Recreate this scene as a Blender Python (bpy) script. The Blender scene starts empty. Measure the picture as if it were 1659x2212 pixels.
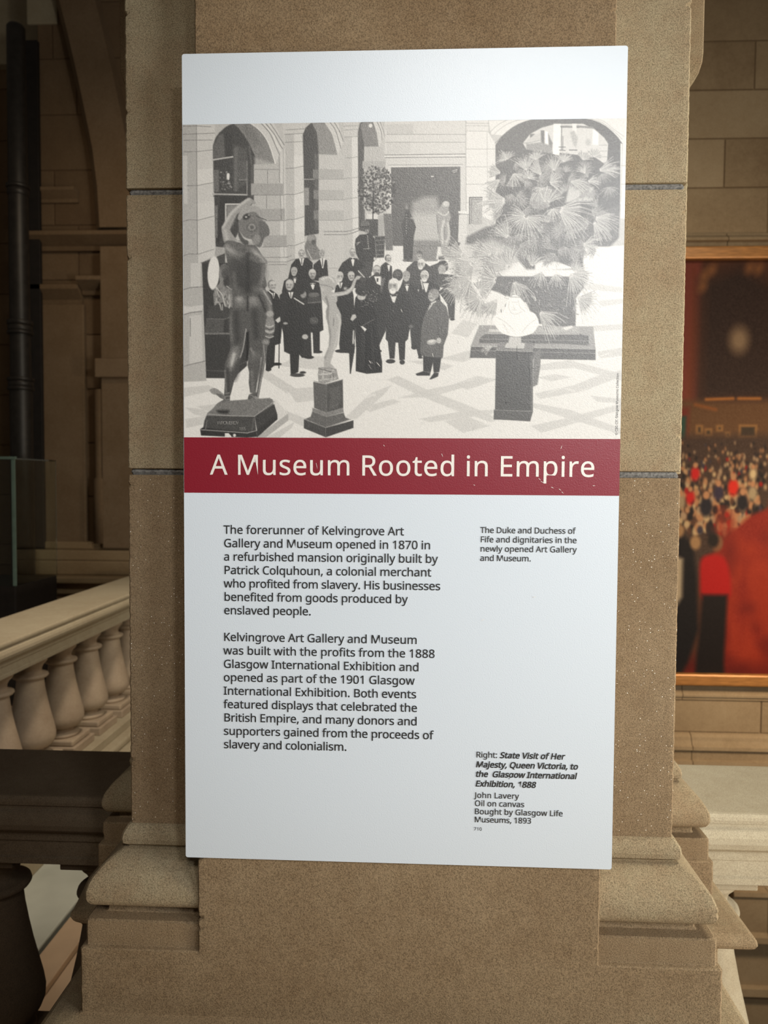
import bpy, bmesh, math, random
import numpy as np
from mathutils import Matrix, Vector, Quaternion
random.seed(7)
SC = bpy.context.scene
COL = SC.collection

# ================================================================ camera, light, exposure
FPX = 1600.0
CAM_POS = (0.0247, -1.0214, 1.6)
CAM_R = ((0.9990028, 0.0441640, 0.0065587), (0.0084137, -0.0419482, -0.9990844), (-0.0438484, 0.9981432, -0.0422779))
cam = bpy.data.cameras.new('camera'); cam_ob = bpy.data.objects.new('camera', cam); COL.objects.link(cam_ob)
cam.sensor_fit = 'VERTICAL'; cam.sensor_height = 36.0; cam.lens = 36.0 * FPX / 2212.0
cam.clip_start = .05; cam.clip_end = 60
cam.dof.use_dof = True; cam.dof.focus_distance = 1.03; cam.dof.aperture_fstop = 7.5
(ax, ay, az), (bx_, by_, bz_), (cx_, cy_, cz_) = CAM_R
cam_ob.matrix_world = Matrix(((ax, -bx_, -cx_, CAM_POS[0]), (ay, -by_, -cy_, CAM_POS[1]), (az, -bz_, -cz_, CAM_POS[2]), (0, 0, 0, 1)))
SC.camera = cam_ob
SC.view_settings.view_transform = 'Standard'; SC.view_settings.look = 'None'
SC.view_settings.gamma = 1.0; SC.view_settings.use_curve_mapping = False
SC.view_settings.exposure = 0.0
w = bpy.data.worlds.new('hall_ambience'); SC.world = w; w.use_nodes = True
w.node_tree.nodes['Background'].inputs[0].default_value = (1.0, .86, .68, 1)
w.node_tree.nodes['Background'].inputs[1].default_value = .045

def area(name, loc, target, sx, sy, power, color):
    l = bpy.data.lights.new(name, 'AREA'); l.shape = 'RECTANGLE'; l.size = sx; l.size_y = sy
    l.energy = power; l.color = color
    o = bpy.data.objects.new(name, l); COL.objects.link(o); o.location = loc
    o.rotation_euler = (Vector(target) - Vector(loc)).to_track_quat('-Z', 'Y').to_euler()
    return o
# tall daylight window at the right behind the visitor, skylight over the stair void, weak warm lamps on the left
area('window_daylight', (2.25, -1.75, 2.0), (0.1, 0, 1.4), .8, .9, 42, (.92, .96, 1.0))
area('side_window', (2.45, -.80, 1.25), (0.3, 0, .9), .6, 1.1, 60, (1.0, .94, .80))
area('roof_daylight', (1.9, .25, 4.4), (1.1, .6, .9), 1.0, .8, 80, (1.0, .95, .80))
area('gallery_lamp', (2.7, 1.9, 1.7), (2.2, 3.6, .15), .5, .3, 46, (1.0, .80, .56))
def spot(name, loc, target, power, color, deg, soft):
    l = bpy.data.lights.new(name, 'SPOT'); l.energy = power; l.color = color; l.shadow_soft_size = soft; l.spot_size = math.radians(deg); l.spot_blend = .9
    o = bpy.data.objects.new(name, l); COL.objects.link(o); o.location = loc
    o.rotation_euler = (Vector(target) - Vector(loc)).to_track_quat('-Z', 'Y').to_euler()
# spotlight added for the panel's sheen, from over the visitor's right shoulder; one over the stair balustrade
spot('panel_sheen_spot', (1.0, -2.2, 2.62), (.13, 0, 1.68), 108, (.95, .97, 1.0), 36, .16)
spot('front_fill_spot', (.30, -2.3, 3.3), (-.06, 0, 1.74), 88, (1.0, .95, .88), 40, .22)  # added fill that brightens the pier's left flank, no known fixture
spot('stair_spotlight', (-1.0, 1.9, 3.0), (-1.6, 2.5, .3), 125, (1.0, .84, .66), 80, .12)
area('hall_lamp', (-2.2, 3.6, 4.0), (-2.6, 5.1, 1.6), .6, .4, 4, (1.0, .76, .5))

def at(x, y, Y):
    """the point of the plane Y = const seen at photograph pixel x, y"""
    u, v = (x - 829.5) / FPX, (y - 1106) / FPX
    d = [CAM_R[0][i] * u + CAM_R[1][i] * v + CAM_R[2][i] for i in range(3)]
    t = (Y - CAM_POS[1]) / d[1]
    return CAM_POS[0] + d[0] * t, CAM_POS[2] + d[2] * t

# ================================================================ helpers
def link(name, me, mats, parent=None):
    o = bpy.data.objects.new(name, me); COL.objects.link(o)
    for m in (mats if isinstance(mats, (list, tuple)) else [mats]): me.materials.append(m)
    if parent is not None:
        o.parent = parent; o.matrix_parent_inverse = Matrix.Translation(-Vector(parent.location))
    return o
def thing(name, label, cat, loc=(0, 0, 0), group=None):
    o = bpy.data.objects.new(name, None); COL.objects.link(o); o.location = loc; o.empty_display_size = .05
    o['label'] = label; o['category'] = cat
    if group: o['group'] = group
    return o
def struct(o, label=None):
    o['kind'] = 'structure'
    if label: o['label'] = label
    return o
class MB:
    """collects boxes, sweeps and lathes into one mesh with a per-face stone tint"""
    def __init__(s): s.v = []; s.f = []; s.t = []; s.mi = []; s.sm = []
    def add(s, v, f, tint=.5, mi=0, sm=False):
        n = len(s.v); s.v += [tuple(p) for p in v]; s.f += [tuple(i + n for i in q) for q in f]
        s.t += [tint] * len(f); s.mi += ([mi] * len(f) if not hasattr(mi, '__len__') else list(mi)); s.sm += [sm] * len(f)
    def box(s, x0, x1, y0, y1, z0, z1, tint=.5, bev=0., mi=0):
        b = bmesh.new(); bmesh.ops.create_cube(b, size=1)
        for q in b.verts: q.co = (x0 + (q.co.x + .5) * (x1 - x0), y0 + (q.co.y + .5) * (y1 - y0), z0 + (q.co.z + .5) * (z1 - z0))
        if bev: bmesh.ops.bevel(b, geom=list(b.edges), offset=bev, segments=2, affect='EDGES', profile=.5)
        b.verts.index_update(); s.add([q.co[:] for q in b.verts], [[q.index for q in f.verts] for f in b.faces], tint, mi); b.free()
    def lathe(s, cx, cy, prof, n=32, tint=.5, mi=0, half=None):
        v = []; f = []
        for r, z in prof:
            for k in range(n): a = 6.2831853 * k / n; v.append((cx + r * math.cos(a), cy + r * math.sin(a), z))
        m = len(prof)
        for i in range(m - 1):
            for k in range(n): f.append((i * n + k, i * n + (k + 1) % n, (i + 1) * n + (k + 1) % n, (i + 1) * n + k))
        f.append(tuple(range(n))[::-1]); f.append(tuple(range((m - 1) * n, m * n)))
        s.add(v, f, tint, mi, True)
    def sweep(s, path, rows, jit=0., chip=0., c=.0022, g=.009):
        """rows (z, outward offset, tint, material) swept along a sharp plan path, outward = right of travel;
        every corner is then rounded by c and worn at random"""
        P = [Vector(p[:2]) for p in path]; k = len(P); N = []
        for i in range(k):
            ns = []
            for a, b in ((i - 1, i), (i, i + 1)):
                if a < 0 or b >= k: continue
                d = (P[b] - P[a]).normalized(); ns.append(Vector((d.y, -d.x)))
            if len(ns) == 1: N.append(ns[0])
            else:
                m = (ns[0] + ns[1]).normalized(); N.append(m / max(.2, m.dot(ns[0])))
        v = []; f = []; tt = []; mm = []; n = 2 + 4 * (k - 2)
        for z, p, t, mi in rows:
            Q = [P[i] + N[i] * p for i in range(k)]; line = [Q[0]]
            for i in range(1, k - 1):
                da, db = (Q[i - 1] - Q[i]).normalized(), (Q[i + 1] - Q[i]).normalized()
                w = -N[i].normalized() * ((jit * random.random() + (chip * random.random() if random.random() < .03 else 0)) if jit else 0)
                line += [Q[i] + da * g, Q[i] + da * c + w, Q[i] + db * c + w, Q[i] + db * g]
            v += [(q.x, q.y, z) for q in line + [Q[-1]]]
        for r in range(len(rows) - 1):
            for i in range(n - 1):
                f.append((r * n + i, r * n + i + 1, (r + 1) * n + i + 1, (r + 1) * n + i)); tt.append(rows[r][2] if rows[r + 1][2] is None else rows[r + 1][2]); mm.append(rows[r + 1][3])
        b = len(s.v); s.v += v; s.f += [tuple(i + b for i in q) for q in f]; s.t += tt; s.mi += mm; s.sm += [False] * len(f)
    def build(s, name, mats, parent=None, wn=False):
        me = bpy.data.meshes.new(name); me.from_pydata(s.v, [], s.f); me.update()
        a = me.attributes.new('tint', 'FLOAT', 'FACE'); a.data.foreach_set('value', np.array(s.t, np.float32))
        me.polygons.foreach_set('material_index', np.array(s.mi, np.int32)); me.polygons.foreach_set('use_smooth', np.array(s.sm, bool))
        o = link(name, me, mats, parent)
        return o

# ================================================================ materials
def new_mat(name):
    m = bpy.data.materials.new(name); m.use_nodes = True
    return m, m.node_tree.nodes, m.node_tree.links, m.node_tree.nodes['Principled BSDF']
def nd(N, t, **k):
    n = N.new(t)
    for a, b in k.items():
        if a in ('inp',):
            for i, vv in b.items(): n.inputs[i].default_value = vv
        else: setattr(n, a, b)
    return n
def ramp(N, stops):
    r = N.new('ShaderNodeValToRGB'); e = r.color_ramp.elements
    while len(e) < len(stops): e.new(.5)
    for q, (p, c) in zip(e, stops): q.position = p; q.color = (*c, 1) if len(c) == 3 else c
    return r
def mixc(N, Lk, a, b, fac, mode='MIX'):
    m = N.new('ShaderNodeMix'); m.data_type = 'RGBA'; m.blend_type = mode
    for sock, v in ((m.inputs[0], fac), (m.inputs[6], a), (m.inputs[7], b)):
        if hasattr(v, 'links') or hasattr(v, 'node'): Lk.new(v, sock)
        else: sock.default_value = v if not isinstance(v, tuple) else (*v, 1)
    return m.outputs[2]
def stone(name, c_lo, c_mid, c_hi, grain=1., sparkle=0., rough=.85, scale=1., bump=.7, grainscale=560.):
    m, N, K, B = new_mat(name)
    tc = nd(N, 'ShaderNodeTexCoord'); at_ = nd(N, 'ShaderNodeAttribute', attribute_name='tint')
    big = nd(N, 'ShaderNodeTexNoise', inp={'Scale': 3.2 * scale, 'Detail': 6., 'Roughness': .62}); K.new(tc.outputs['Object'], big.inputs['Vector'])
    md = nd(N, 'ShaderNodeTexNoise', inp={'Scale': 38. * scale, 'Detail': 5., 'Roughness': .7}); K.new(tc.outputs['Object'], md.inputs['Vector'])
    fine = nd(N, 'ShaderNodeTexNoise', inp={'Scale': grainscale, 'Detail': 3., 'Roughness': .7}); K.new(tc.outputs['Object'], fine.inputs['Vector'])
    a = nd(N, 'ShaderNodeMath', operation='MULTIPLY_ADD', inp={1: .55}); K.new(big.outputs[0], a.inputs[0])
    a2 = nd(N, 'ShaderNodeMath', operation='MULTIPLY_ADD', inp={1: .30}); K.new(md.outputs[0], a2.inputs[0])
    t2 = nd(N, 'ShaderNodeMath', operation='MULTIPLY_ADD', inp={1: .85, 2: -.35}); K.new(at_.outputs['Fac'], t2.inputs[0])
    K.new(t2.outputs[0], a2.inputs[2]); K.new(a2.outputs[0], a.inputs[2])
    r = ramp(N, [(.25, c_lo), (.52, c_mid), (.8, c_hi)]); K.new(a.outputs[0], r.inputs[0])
    fr = ramp(N, [(.36, (.52, .50, .46)), (.5, (1, 1, 1)), (.66, (1.38, 1.38, 1.36))]); K.new(fine.outputs[0], fr.inputs[0])
    col = mixc(N, K, r.outputs[0], fr.outputs[0], .75 * grain, 'MULTIPLY')
    if sparkle:
        vo = nd(N, 'ShaderNodeTexVoronoi', inp={'Scale': 260.}); K.new(tc.outputs['Object'], vo.inputs['Vector'])
        c1 = nd(N, 'ShaderNodeMath', operation='LESS_THAN', inp={1: .15}); K.new(vo.outputs['Distance'], c1.inputs[0])
        sx = nd(N, 'ShaderNodeSeparateColor'); K.new(vo.outputs['Color'], sx.inputs[0])
        c2 = nd(N, 'ShaderNodeMath', operation='GREATER_THAN', inp={1: 1 - sparkle}); K.new(sx.outputs[0], c2.inputs[0])
        c3 = nd(N, 'ShaderNodeMath', operation='MULTIPLY'); K.new(c1.outputs[0], c3.inputs[0]); K.new(c2.outputs[0], c3.inputs[1])
        ml = nd(N, 'ShaderNodeMath', operation='COMPARE', inp={1: .40, 2: .012}); K.new(at_.outputs['Fac'], ml.inputs[0])
        c4 = nd(N, 'ShaderNodeMath', operation='MULTIPLY'); K.new(c3.outputs[0], c4.inputs[0]); K.new(ml.outputs[0], c4.inputs[1])
        col = mixc(N, K, col, (1., .96, .86), c4.outputs[0])  # mica flecks, their glint put into the colour as bright specks
    K.new(col, B.inputs['Base Color']); B.inputs['Roughness'].default_value = rough; B.inputs['Specular IOR Level'].default_value = .25
    ad = nd(N, 'ShaderNodeMath', operation='ADD'); K.new(fine.outputs[0], ad.inputs[0]); K.new(md.outputs[0], ad.inputs[1])
    bp = nd(N, 'ShaderNodeBump', inp={'Strength': bump, 'Distance': .0012}); K.new(ad.outputs[0], bp.inputs['Height']); K.new(bp.outputs[0], B.inputs['Normal'])
    return m
def plain(name, c, rough=.6, metal=0., spec=.5, noise=0., nscale=20., bump=0., stretch=(1, 1, 1)):
    m, N, K, B = new_mat(name)
    tc = nd(N, 'ShaderNodeTexCoord'); mp = nd(N, 'ShaderNodeMapping'); mp.inputs['Scale'].default_value = stretch
    K.new(tc.outputs['Object'], mp.inputs[0])
    n = nd(N, 'ShaderNodeTexNoise', inp={'Scale': nscale, 'Detail': 5.}); K.new(mp.outputs[0], n.inputs['Vector'])
    lo = tuple(v * (1 - noise) for v in c); hi = tuple(min(1, v * (1 + noise)) for v in c)
    r = ramp(N, [(.3, lo), (.7, hi)]); K.new(n.outputs[0], r.inputs[0]); K.new(r.outputs[0], B.inputs['Base Color'])
    B.inputs['Roughness'].default_value = rough; B.inputs['Metallic'].default_value = metal; B.inputs['Specular IOR Level'].default_value = spec
    if bump:
        b = nd(N, 'ShaderNodeBump', inp={'Strength': bump, 'Distance': .001}); K.new(n.outputs[0], b.inputs['Height']); K.new(b.outputs[0], B.inputs['Normal'])
    return m
SHEET_ROUGH, SHEET_SPEC = .40, .85
def sheet_mat(name, color=None, rough=SHEET_ROUGH):
    """satin laminated print: fine orange-peel surface"""
    m, N, K, B = new_mat(name)
    tc = nd(N, 'ShaderNodeTexCoord')
    n = nd(N, 'ShaderNodeTexNoise', inp={'Scale': 620., 'Detail': 2.}); K.new(tc.outputs['Object'], n.inputs['Vector'])
    b = nd(N, 'ShaderNodeBump', inp={'Strength': .35, 'Distance': .0006}); K.new(n.outputs[0], b.inputs['Height']); K.new(b.outputs[0], B.inputs['Normal'])
    B.inputs['Roughness'].default_value = rough; B.inputs['Specular IOR Level'].default_value = SHEET_SPEC
    if color is None:
        a = nd(N, 'ShaderNodeAttribute', attribute_name='Col'); K.new(a.outputs['Color'], B.inputs['Base Color'])
    else: B.inputs['Base Color'].default_value = (*color, 1)
    return m
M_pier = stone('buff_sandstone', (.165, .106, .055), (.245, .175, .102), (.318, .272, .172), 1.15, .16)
M_shaded = stone('shade_darkened_sandstone', (.060, .040, .024), (.095, .066, .040), (.13, .098, .062), 1., 0, .8)  # darker copy of the sandstone, the left balustrade's shade put into its colour
M_mort = plain('grey_mortar', (.15, .14, .125), .95, noise=.5, nscale=300, bump=.8)
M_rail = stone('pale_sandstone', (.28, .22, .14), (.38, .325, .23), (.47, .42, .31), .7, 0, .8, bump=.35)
M_wall = stone('wall_sandstone', (.20, .13, .07), (.30, .21, .12), (.38, .28, .17), .35, 0, .9, bump=.3, grainscale=160.)
M_balu = stone('marble_brown', (.26, .19, .13), (.38, .30, .22), (.52, .42, .29), .15, 0, .55, scale=2.2, bump=.15)
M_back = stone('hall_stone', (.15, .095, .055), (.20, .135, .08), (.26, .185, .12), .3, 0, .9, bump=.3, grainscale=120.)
M_slab = plain('grey_floor_slab', (.45, .475, .42), .6, noise=.2, nscale=3, bump=.1)
M_tan = plain('tan_floor_stone', (.45, .33, .22), .7, noise=.15, nscale=4)
M_iron = plain('dark_painted_iron', (.022, .019, .017), .45, noise=.3)
M_darkp = plain('near_black_paint', (.012, .009, .008), .7, noise=.3)
M_gold = plain('gilded_oak', (.40, .17, .045), .38, .25, .5, .3, 14, .3, (1, 1, 12))
M_white = sheet_mat('white_laminate', (.61, .665, .715))
M_print = sheet_mat('printed_photograph')
M_band = sheet_mat('crimson_print', (.20, .003, .014))
M_cream = sheet_mat('cream_lettering', (.74, .70, .64))
M_ink = sheet_mat('black_lettering', (.012, .013, .014), .5)
M_faint = sheet_mat('faint_engraved_lettering', (.30, .29, .27))
M_glass, N_, K_, B_ = new_mat('case_glass'); B_.inputs['Transmission Weight'].default_value = 1.; B_.inputs['Roughness'].default_value = .02; B_.inputs['Base Color'].default_value = (.86, .95, .92, 1); B_.inputs['IOR'].default_value = 1.45
M_edge = plain('glass_edge_green', (.16, .24, .21), .2, noise=.1)
M_paint, N_, K_, B_ = new_mat('oil_paint')
_a = nd(N_, 'ShaderNodeAttribute', attribute_name='Col'); K_.new(_a.outputs['Color'], B_.inputs['Base Color']); B_.inputs['Roughness'].default_value = .7; B_.inputs['Specular IOR Level'].default_value = .2

# ---------------------------------------------------------------- painted flat pictures
# A picture is a tone array; shapes are laid on it like brush strokes.  The finished array becomes
# the face colours of a flat printed sheet.
class Sheet:
    def __init__(s, x0, y0, w, h, base, seed=1):
        s.x0, s.y0, s.w, s.h = x0, y0, w, h
        s.a = np.zeros((h, w, len(base)), np.float32) + np.array(base, np.float32)
        s.rng = np.random.RandomState(seed)
        s.fr = (0., 0., 1.)
    def frame(s, ox, oy, k):
        s.fr = (ox, oy, k)
    def T(s, pts):
        if isinstance(pts, str):
            pts = [tuple(float(v) for v in q.split(',')) for q in pts.split()]
        p = np.array(pts, float).reshape(-1, 2)
        ox, oy, k = s.fr
        return np.stack([ox + p[:, 0] / k - s.x0, oy + p[:, 1] / k - s.y0], 1)
    def box(s, p, m):
        x0 = int(max(0, np.floor(p[:, 0].min() - m))); x1 = int(min(s.w, np.ceil(p[:, 0].max() + m) + 1))
        y0 = int(max(0, np.floor(p[:, 1].min() - m))); y1 = int(min(s.h, np.ceil(p[:, 1].max() + m) + 1))
        return x0, x1, y0, y1
    def mix(s, x0, x1, y0, y1, cov, tone, mottle=0):
        if x1 <= x0 or y1 <= y0: return
        c = cov[..., None]
        t = np.array(tone if hasattr(tone, '__len__') else [tone], np.float32)
        if mottle:
            t = t + (s.rng.rand(y1 - y0, x1 - x0, 1).astype(np.float32) - .5) * 2 * mottle
        v = s.a[y0:y1, x0:x1]
        s.a[y0:y1, x0:x1] = v * (1 - c) + t * c
    def smooth(s, p, closed):
        n = len(p); out = []
        for i in range(n if closed else n - 1):
            g = lambda k: p[k % n] if closed else p[min(max(k, 0), n - 1)]
            a, b, c, d = g(i - 1), g(i), g(i + 1), g(i + 2)
            for t in (0, .25, .5, .75):
                out.append(.5 * (2 * b + (c - a) * t + (2 * a - 5 * b + 4 * c - d) * t * t + (3 * b - a - 3 * c + d) * t ** 3))
        if not closed: out.append(p[-1])
        return np.array(out)
    def poly(s, pts, tone, soft=.7, sm=False, alpha=1., mottle=0):
        p = s.T(pts)
        if sm: p = s.smooth(p, True)
        x0, x1, y0, y1 = s.box(p, soft + 1)
        if x1 <= x0 or y1 <= y0: return
        X, Y = np.meshgrid(np.arange(x0, x1) + .5, np.arange(y0, y1) + .5)
        d2 = np.full(X.shape, 1e9); ins = np.zeros(X.shape, bool)
        q = np.roll(p, -1, 0)
        for (ax, ay), (bx, by) in zip(p, q):
            ex, ey = bx - ax, by - ay
            L = ex * ex + ey * ey + 1e-9
            t = np.clip(((X - ax) * ex + (Y - ay) * ey) / L, 0, 1)
            d2 = np.minimum(d2, (X - ax - t * ex) ** 2 + (Y - ay - t * ey) ** 2)
            if ay != by:
                ins ^= ((ay > Y) != (by > Y)) & (X < (bx - ax) * (Y - ay) / (by - ay) + ax)
        d = np.sqrt(d2) * np.where(ins, 1, -1)
        s.mix(x0, x1, y0, y1, np.clip(.5 + d / (2 * soft), 0, 1).astype(np.float32) * alpha, tone, mottle)
    def line(s, pts, tone, wd=1., soft=.6, sm=False, alpha=1.):
        p = s.T(pts)
        if sm and len(p) > 2: p = s.smooth(p, False)
        r = wd / 2
        x0, x1, y0, y1 = s.box(p, r + soft + 1)
        if x1 <= x0 or y1 <= y0: return
        X, Y = np.meshgrid(np.arange(x0, x1) + .5, np.arange(y0, y1) + .5)
        d2 = np.full(X.shape, 1e9)
        for (ax, ay), (bx, by) in zip(p[:-1], p[1:]):
            ex, ey = bx - ax, by - ay
            t = np.clip(((X - ax) * ex + (Y - ay) * ey) / (ex * ex + ey * ey + 1e-9), 0, 1)
            d2 = np.minimum(d2, (X - ax - t * ex) ** 2 + (Y - ay - t * ey) ** 2)
        s.mix(x0, x1, y0, y1, np.clip(.5 + (r - np.sqrt(d2)) / (2 * soft), 0, 1).astype(np.float32) * alpha, tone)
    def oval(s, x, y, rx, ry, tone, soft=.6, rot=0., alpha=1., mottle=0):
        c = s.T([(x, y)])[0]; k = s.fr[2]; rx /= k; ry /= k
        m = max(rx, ry) + soft + 1
        x0, x1, y0, y1 = s.box(np.array([c - m, c + m]), 0)
        if x1 <= x0 or y1 <= y0: return
        X, Y = np.meshgrid(np.arange(x0, x1) + .5 - c[0], np.arange(y0, y1) + .5 - c[1])
        co, si = math.cos(rot), math.sin(rot)
        u, v = X * co + Y * si, -X * si + Y * co
        q = np.sqrt((u / rx) ** 2 + (v / ry) ** 2)
        s.mix(x0, x1, y0, y1, np.clip(.5 + (1 - q) * min(rx, ry) / (2 * soft), 0, 1).astype(np.float32) * alpha, tone, mottle)

def paint_archive_photograph():
    S = Sheet(388, 246, 976, 710, (.80,), 3)
    R = S.rng
    FA, FB, FC = (390, 240, 5.184), (700, 240, 5.184), (1010, 240, 4.74)
    FD, FE, FF = (390, 580, 5.184), (700, 580, 5.184), (1010, 580, 4.74)
    P, L, O = S.poly, S.line, S.oval
    PX = (0, 0, 1)
    # ---- pale paved floor with darker inlaid bands
    S.frame(*PX)
    P('380,818 450,815 560,740 620,690 700,640 830,545 1000,540 1020,590 1250,535 1370,530 1370,960 380,960', .955)
    bands = ['393,838 450,832 470,842 396,858', '425,878 470,872 480,888 452,890', '400,905 450,898 470,910 402,925',
             '600,790 640,770 720,770 700,800', '620,840 700,835 720,860 640,870', '560,790 640,840 620,850 545,800',
             '742,905 800,850 846,832 832,850 770,905', '835,820 860,812 930,845 1010,875 1080,905 1060,912 980,885 900,852',
             '905,905 1000,888 1080,885 1060,895 930,912', '860,860 940,838 1010,825 1020,832 930,858', '780,880 850,862 866,868 800,890',
             '880,780 930,778 980,790 960,800', '950,775 1020,755 1060,760 1000,782', '980,830 1030,812 1075,820 1010,842',
             '1150,790 1230,778 1350,810 1350,825 1240,795 1165,800', '1155,850 1240,832 1290,812 1340,800 1345,812 1260,845 1165,862',
             '1150,870 1230,885 1340,925 1345,940 1230,905 1150,880', '1145,920 1215,905 1350,870 1352,882 1240,915 1170,935',
             '1275,855 1350,862 1350,872 1290,868', '1160,815 1200,808 1235,815 1190,824', '1190,620 1280,612 1345,622 1345,632 1260,625',
             '1260,705 1345,700 1345,712 1280,716', '1290,650 1350,645 1350,655 1300,662', '1060,920 1010,900 960,910 1000,935',
             '400,880 440,884 470,905 420,895', '600,880 650,900 720,930 700,942 620,905', '1000,690 1030,700 1010,730 975,720', '1290,760 1350,750 1350,768 1296,774']
    for b in bands: P(b, .855, 1.2, alpha=.85, mottle=.025)
    for i in range(46):
        x, y = R.uniform(400, 1350), R.uniform(770, 945)
        l = R.uniform(8, 34); L([(x, y), (x + l, y + l * R.choice([-.35, .3]))], R.choice([.90, .985]), R.uniform(1, 3), 1.2, alpha=.5)
    # ---- left pier, arches
    S.frame(*FA)
    P('-20,100 1700,60 1700,1900 -20,1900', .80)
    P('15,150 180,150 200,1600 210,2000 15,2000', .75, mottle=.015); P('180,150 390,150 370,640 385,1000 395,1560 380,1700 200,1900', .86, mottle=.012)
    P('180,660 370,640 370,800 185,835', .90); P('190,1040 385,1000 380,1175 200,1220', .88); P('20,500 75,500 80,1040 40,1040', .83)
    P('365,390 380,335 400,290 430,248 470,210 505,180 540,160 600,140 650,160 690,190 735,255 770,330 830,470 865,590 820,600 822,1000 560,1540 395,1520 380,1000 368,640', .30, 1.2, mottle=.03)
    P('430,270 480,260 500,520 365,540 368,380', .42, 2, mottle=.03); P('500,250 590,250 585,510 505,520', .27, 2)
    P('590,380 740,420 750,800 600,900 590,520', .37, 3, mottle=.04); P('600,420 640,400 640,900 605,900', .45, 3)
    L('360,548 585,513', .80, 3.2); L('365,930 745,938', .72, 3.4); L('368,952 745,958', .22, 1.5)
    P('370,660 430,660 430,905 372,905', .46, 1.5, mottle=.03); L('745,560 745,930', .55, 2.5); L('770,400 800,620 800,950', .4, 4)
    P('650,560 740,560 740,770 655,770', .40, 2, mottle=.03); L('655,770 745,770', .6, 1.6)
    P('440,960 800,960 700,1100 560,1200 430,1480 395,1480', .24, 1.5); P('385,1060 415,1060 415,1420 388,1420', .5, 1.5, mottle=.12)
    P('505,1040 690,1040 600,1130 520,1230 505,1300', .58, 1); L('505,1310 505,1042 690,1042', .86, 2.6); L('525,1300 525,1062 680,1062', .45, 1.2)
    for i in range(40): O(R.uniform(440, 570), R.uniform(680, 900), R.uniform(4, 13), R.uniform(3, 8), R.choice([.22, .5, .7]), .8)
    P('520,700 550,705 545,770 520,760', .95, 1, sm=True)
    P('590,142 770,138 830,165 880,205 930,265 980,340 1020,450 1060,590 865,592 840,520 800,430 755,335 700,255 650,190', .56, 1.2, False, mottle=.02)
    P('830,520 1055,590 1110,600 1110,660 830,650', .70, 3, mottle=.02); P('640,160 770,150 860,260 900,380 820,400', .48, 5, alpha=.7)
    P('770,138 1040,130 1105,250 1160,390 1110,500 1060,592 1020,450 980,342 930,265 880,207 830,165', .86, 1)
    for q in ('905,140 1000,250 1060,380 1110,490', '950,135 1050,260 1110,370 1140,420', '1000,132 1080,250 1160,380'): L(q, .52, 1.5, sm=True)
    L('930,138 1030,262 1090,390 1125,450', .95, 1.6, sm=True); L('790,140 900,230 990,370 1062,590', .95, 2, sm=True)
    # pier right of the first arch
    P('1140,130 1400,120 1385,420 1170,400', .84); P('825,600 1115,590 1115,1800 1000,1900 830,1300', .78, mottle=.012); P('1115,480 1180,400 1200,1700 1120,1700', .86)
    P('1170,260 1275,255 1285,1800 1190,1800', .78, mottle=.012); P('1270,255 1375,250 1390,1480 1385,1720 1285,1800', .88, mottle=.012)
    for q in ('790,812 1150,812 1150,940 790,940', '880,1095 1170,1095 1170,1225 900,1225', '930,1392 1190,1392 1190,1520 930,1520'): P(q, .69, .8, mottle=.015)
    for q in ('1270,500 1375,495 1375,620 1270,640', '1275,930 1380,905 1385,1055 1275,1080', '1275,1215 1385,1180 1390,1340 1275,1370'): P(q, .91, .8)
    for q in ('15,170 190,168 340,178', '25,262 385,248', '35,328 360,325', '40,458 185,455 360,435', '75,838 185,835 372,800', '20,1240 95,1218 200,1222 382,1175', '22,1628 90,1600 205,1602 375,1548',
              '1180,212 1385,200', '1165,262 1380,252', '1175,352 1370,342', '1180,645 1270,640 1372,618', '790,942 1150,942 1180,932 1275,935 1380,905', '905,1228 1170,1228 1200,1215 1275,1215 1385,1182',
              '920,1522 1190,1520 1210,1505 1275,1508 1388,1465', '830,655 1110,655', '975,660 975,810', '965,950 965,1090', '1120,950 1130,1220', '180,160 190,1600'): L(q, .45, 1.1, .6, alpha=.85)
    for q in ('940,1640 1190,1640 1240,1620', '950,1690 1190,1690 1240,1668 1385,1640', '960,1720 1190,1720'): L(q, .60, 1.8, .8)
    L('1105,500 1110,800', .6, 1.5); L('1150,420 1160,1640', .66, 1.2)
    P('1368,270 1400,190 1460,135 1520,150 1560,300 1570,480 1560,640 1560,1370 1390,1400 1390,1060 1380,700', .31, 1, mottle=.03)
    P('1470,130 1610,128 1700,200 1700,480 1590,480 1555,300', .60, 1.4, mottle=.02)
    P('1385,860 1440,860 1440,1055 1385,1055', .62, 1); L('1370,765 1500,765', .7, 2)
    P('1485,655 1540,655 1540,760 1485,750', .55); P('1490,885 1560,885 1560,985 1490,985', .55); P('1492,1115 1560,1115 1560,1215 1492,1215', .55); P('1500,480 1560,480 1560,1330 1505,1330', .5, 1, alpha=.5)
    # second and third arch
    S.frame(*FB)
    P('-60,470 190,480 215,640 220,1380 240,2000 -60,2000', .82, mottle=.01)
    P('-90,118 20,118 60,190 95,270 125,370 152,492 -60,485', .60, 1, False, mottle=.02); P('0,118 150,115 222,330 190,420 152,492 95,270', .87)
    for q in ('60,120 130,220 190,420', '110,118 180,240 215,340'): L(q, .5, 1.4, sm=True)
    P('-60,650 215,655 215,758 -60,758', .74, mottle=.01); P('-60,885 220,885 220,992 -60,992', .75, mottle=.01); P('-60,1112 222,1112 222,1222 -60,1222', .76, mottle=.01)
    P('220,120 390,115 385,290 225,290', .84); P('228,290 310,288 320,1330 325,2000 228,2000', .80, mottle=.01); P('310,288 380,285 390,1320 380,1560 325,1560', .90)
    P('378,240 400,140 440,112 560,112 600,390 450,400 445,640 460,1350 388,1340', .36, 1, mottle=.03)
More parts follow.
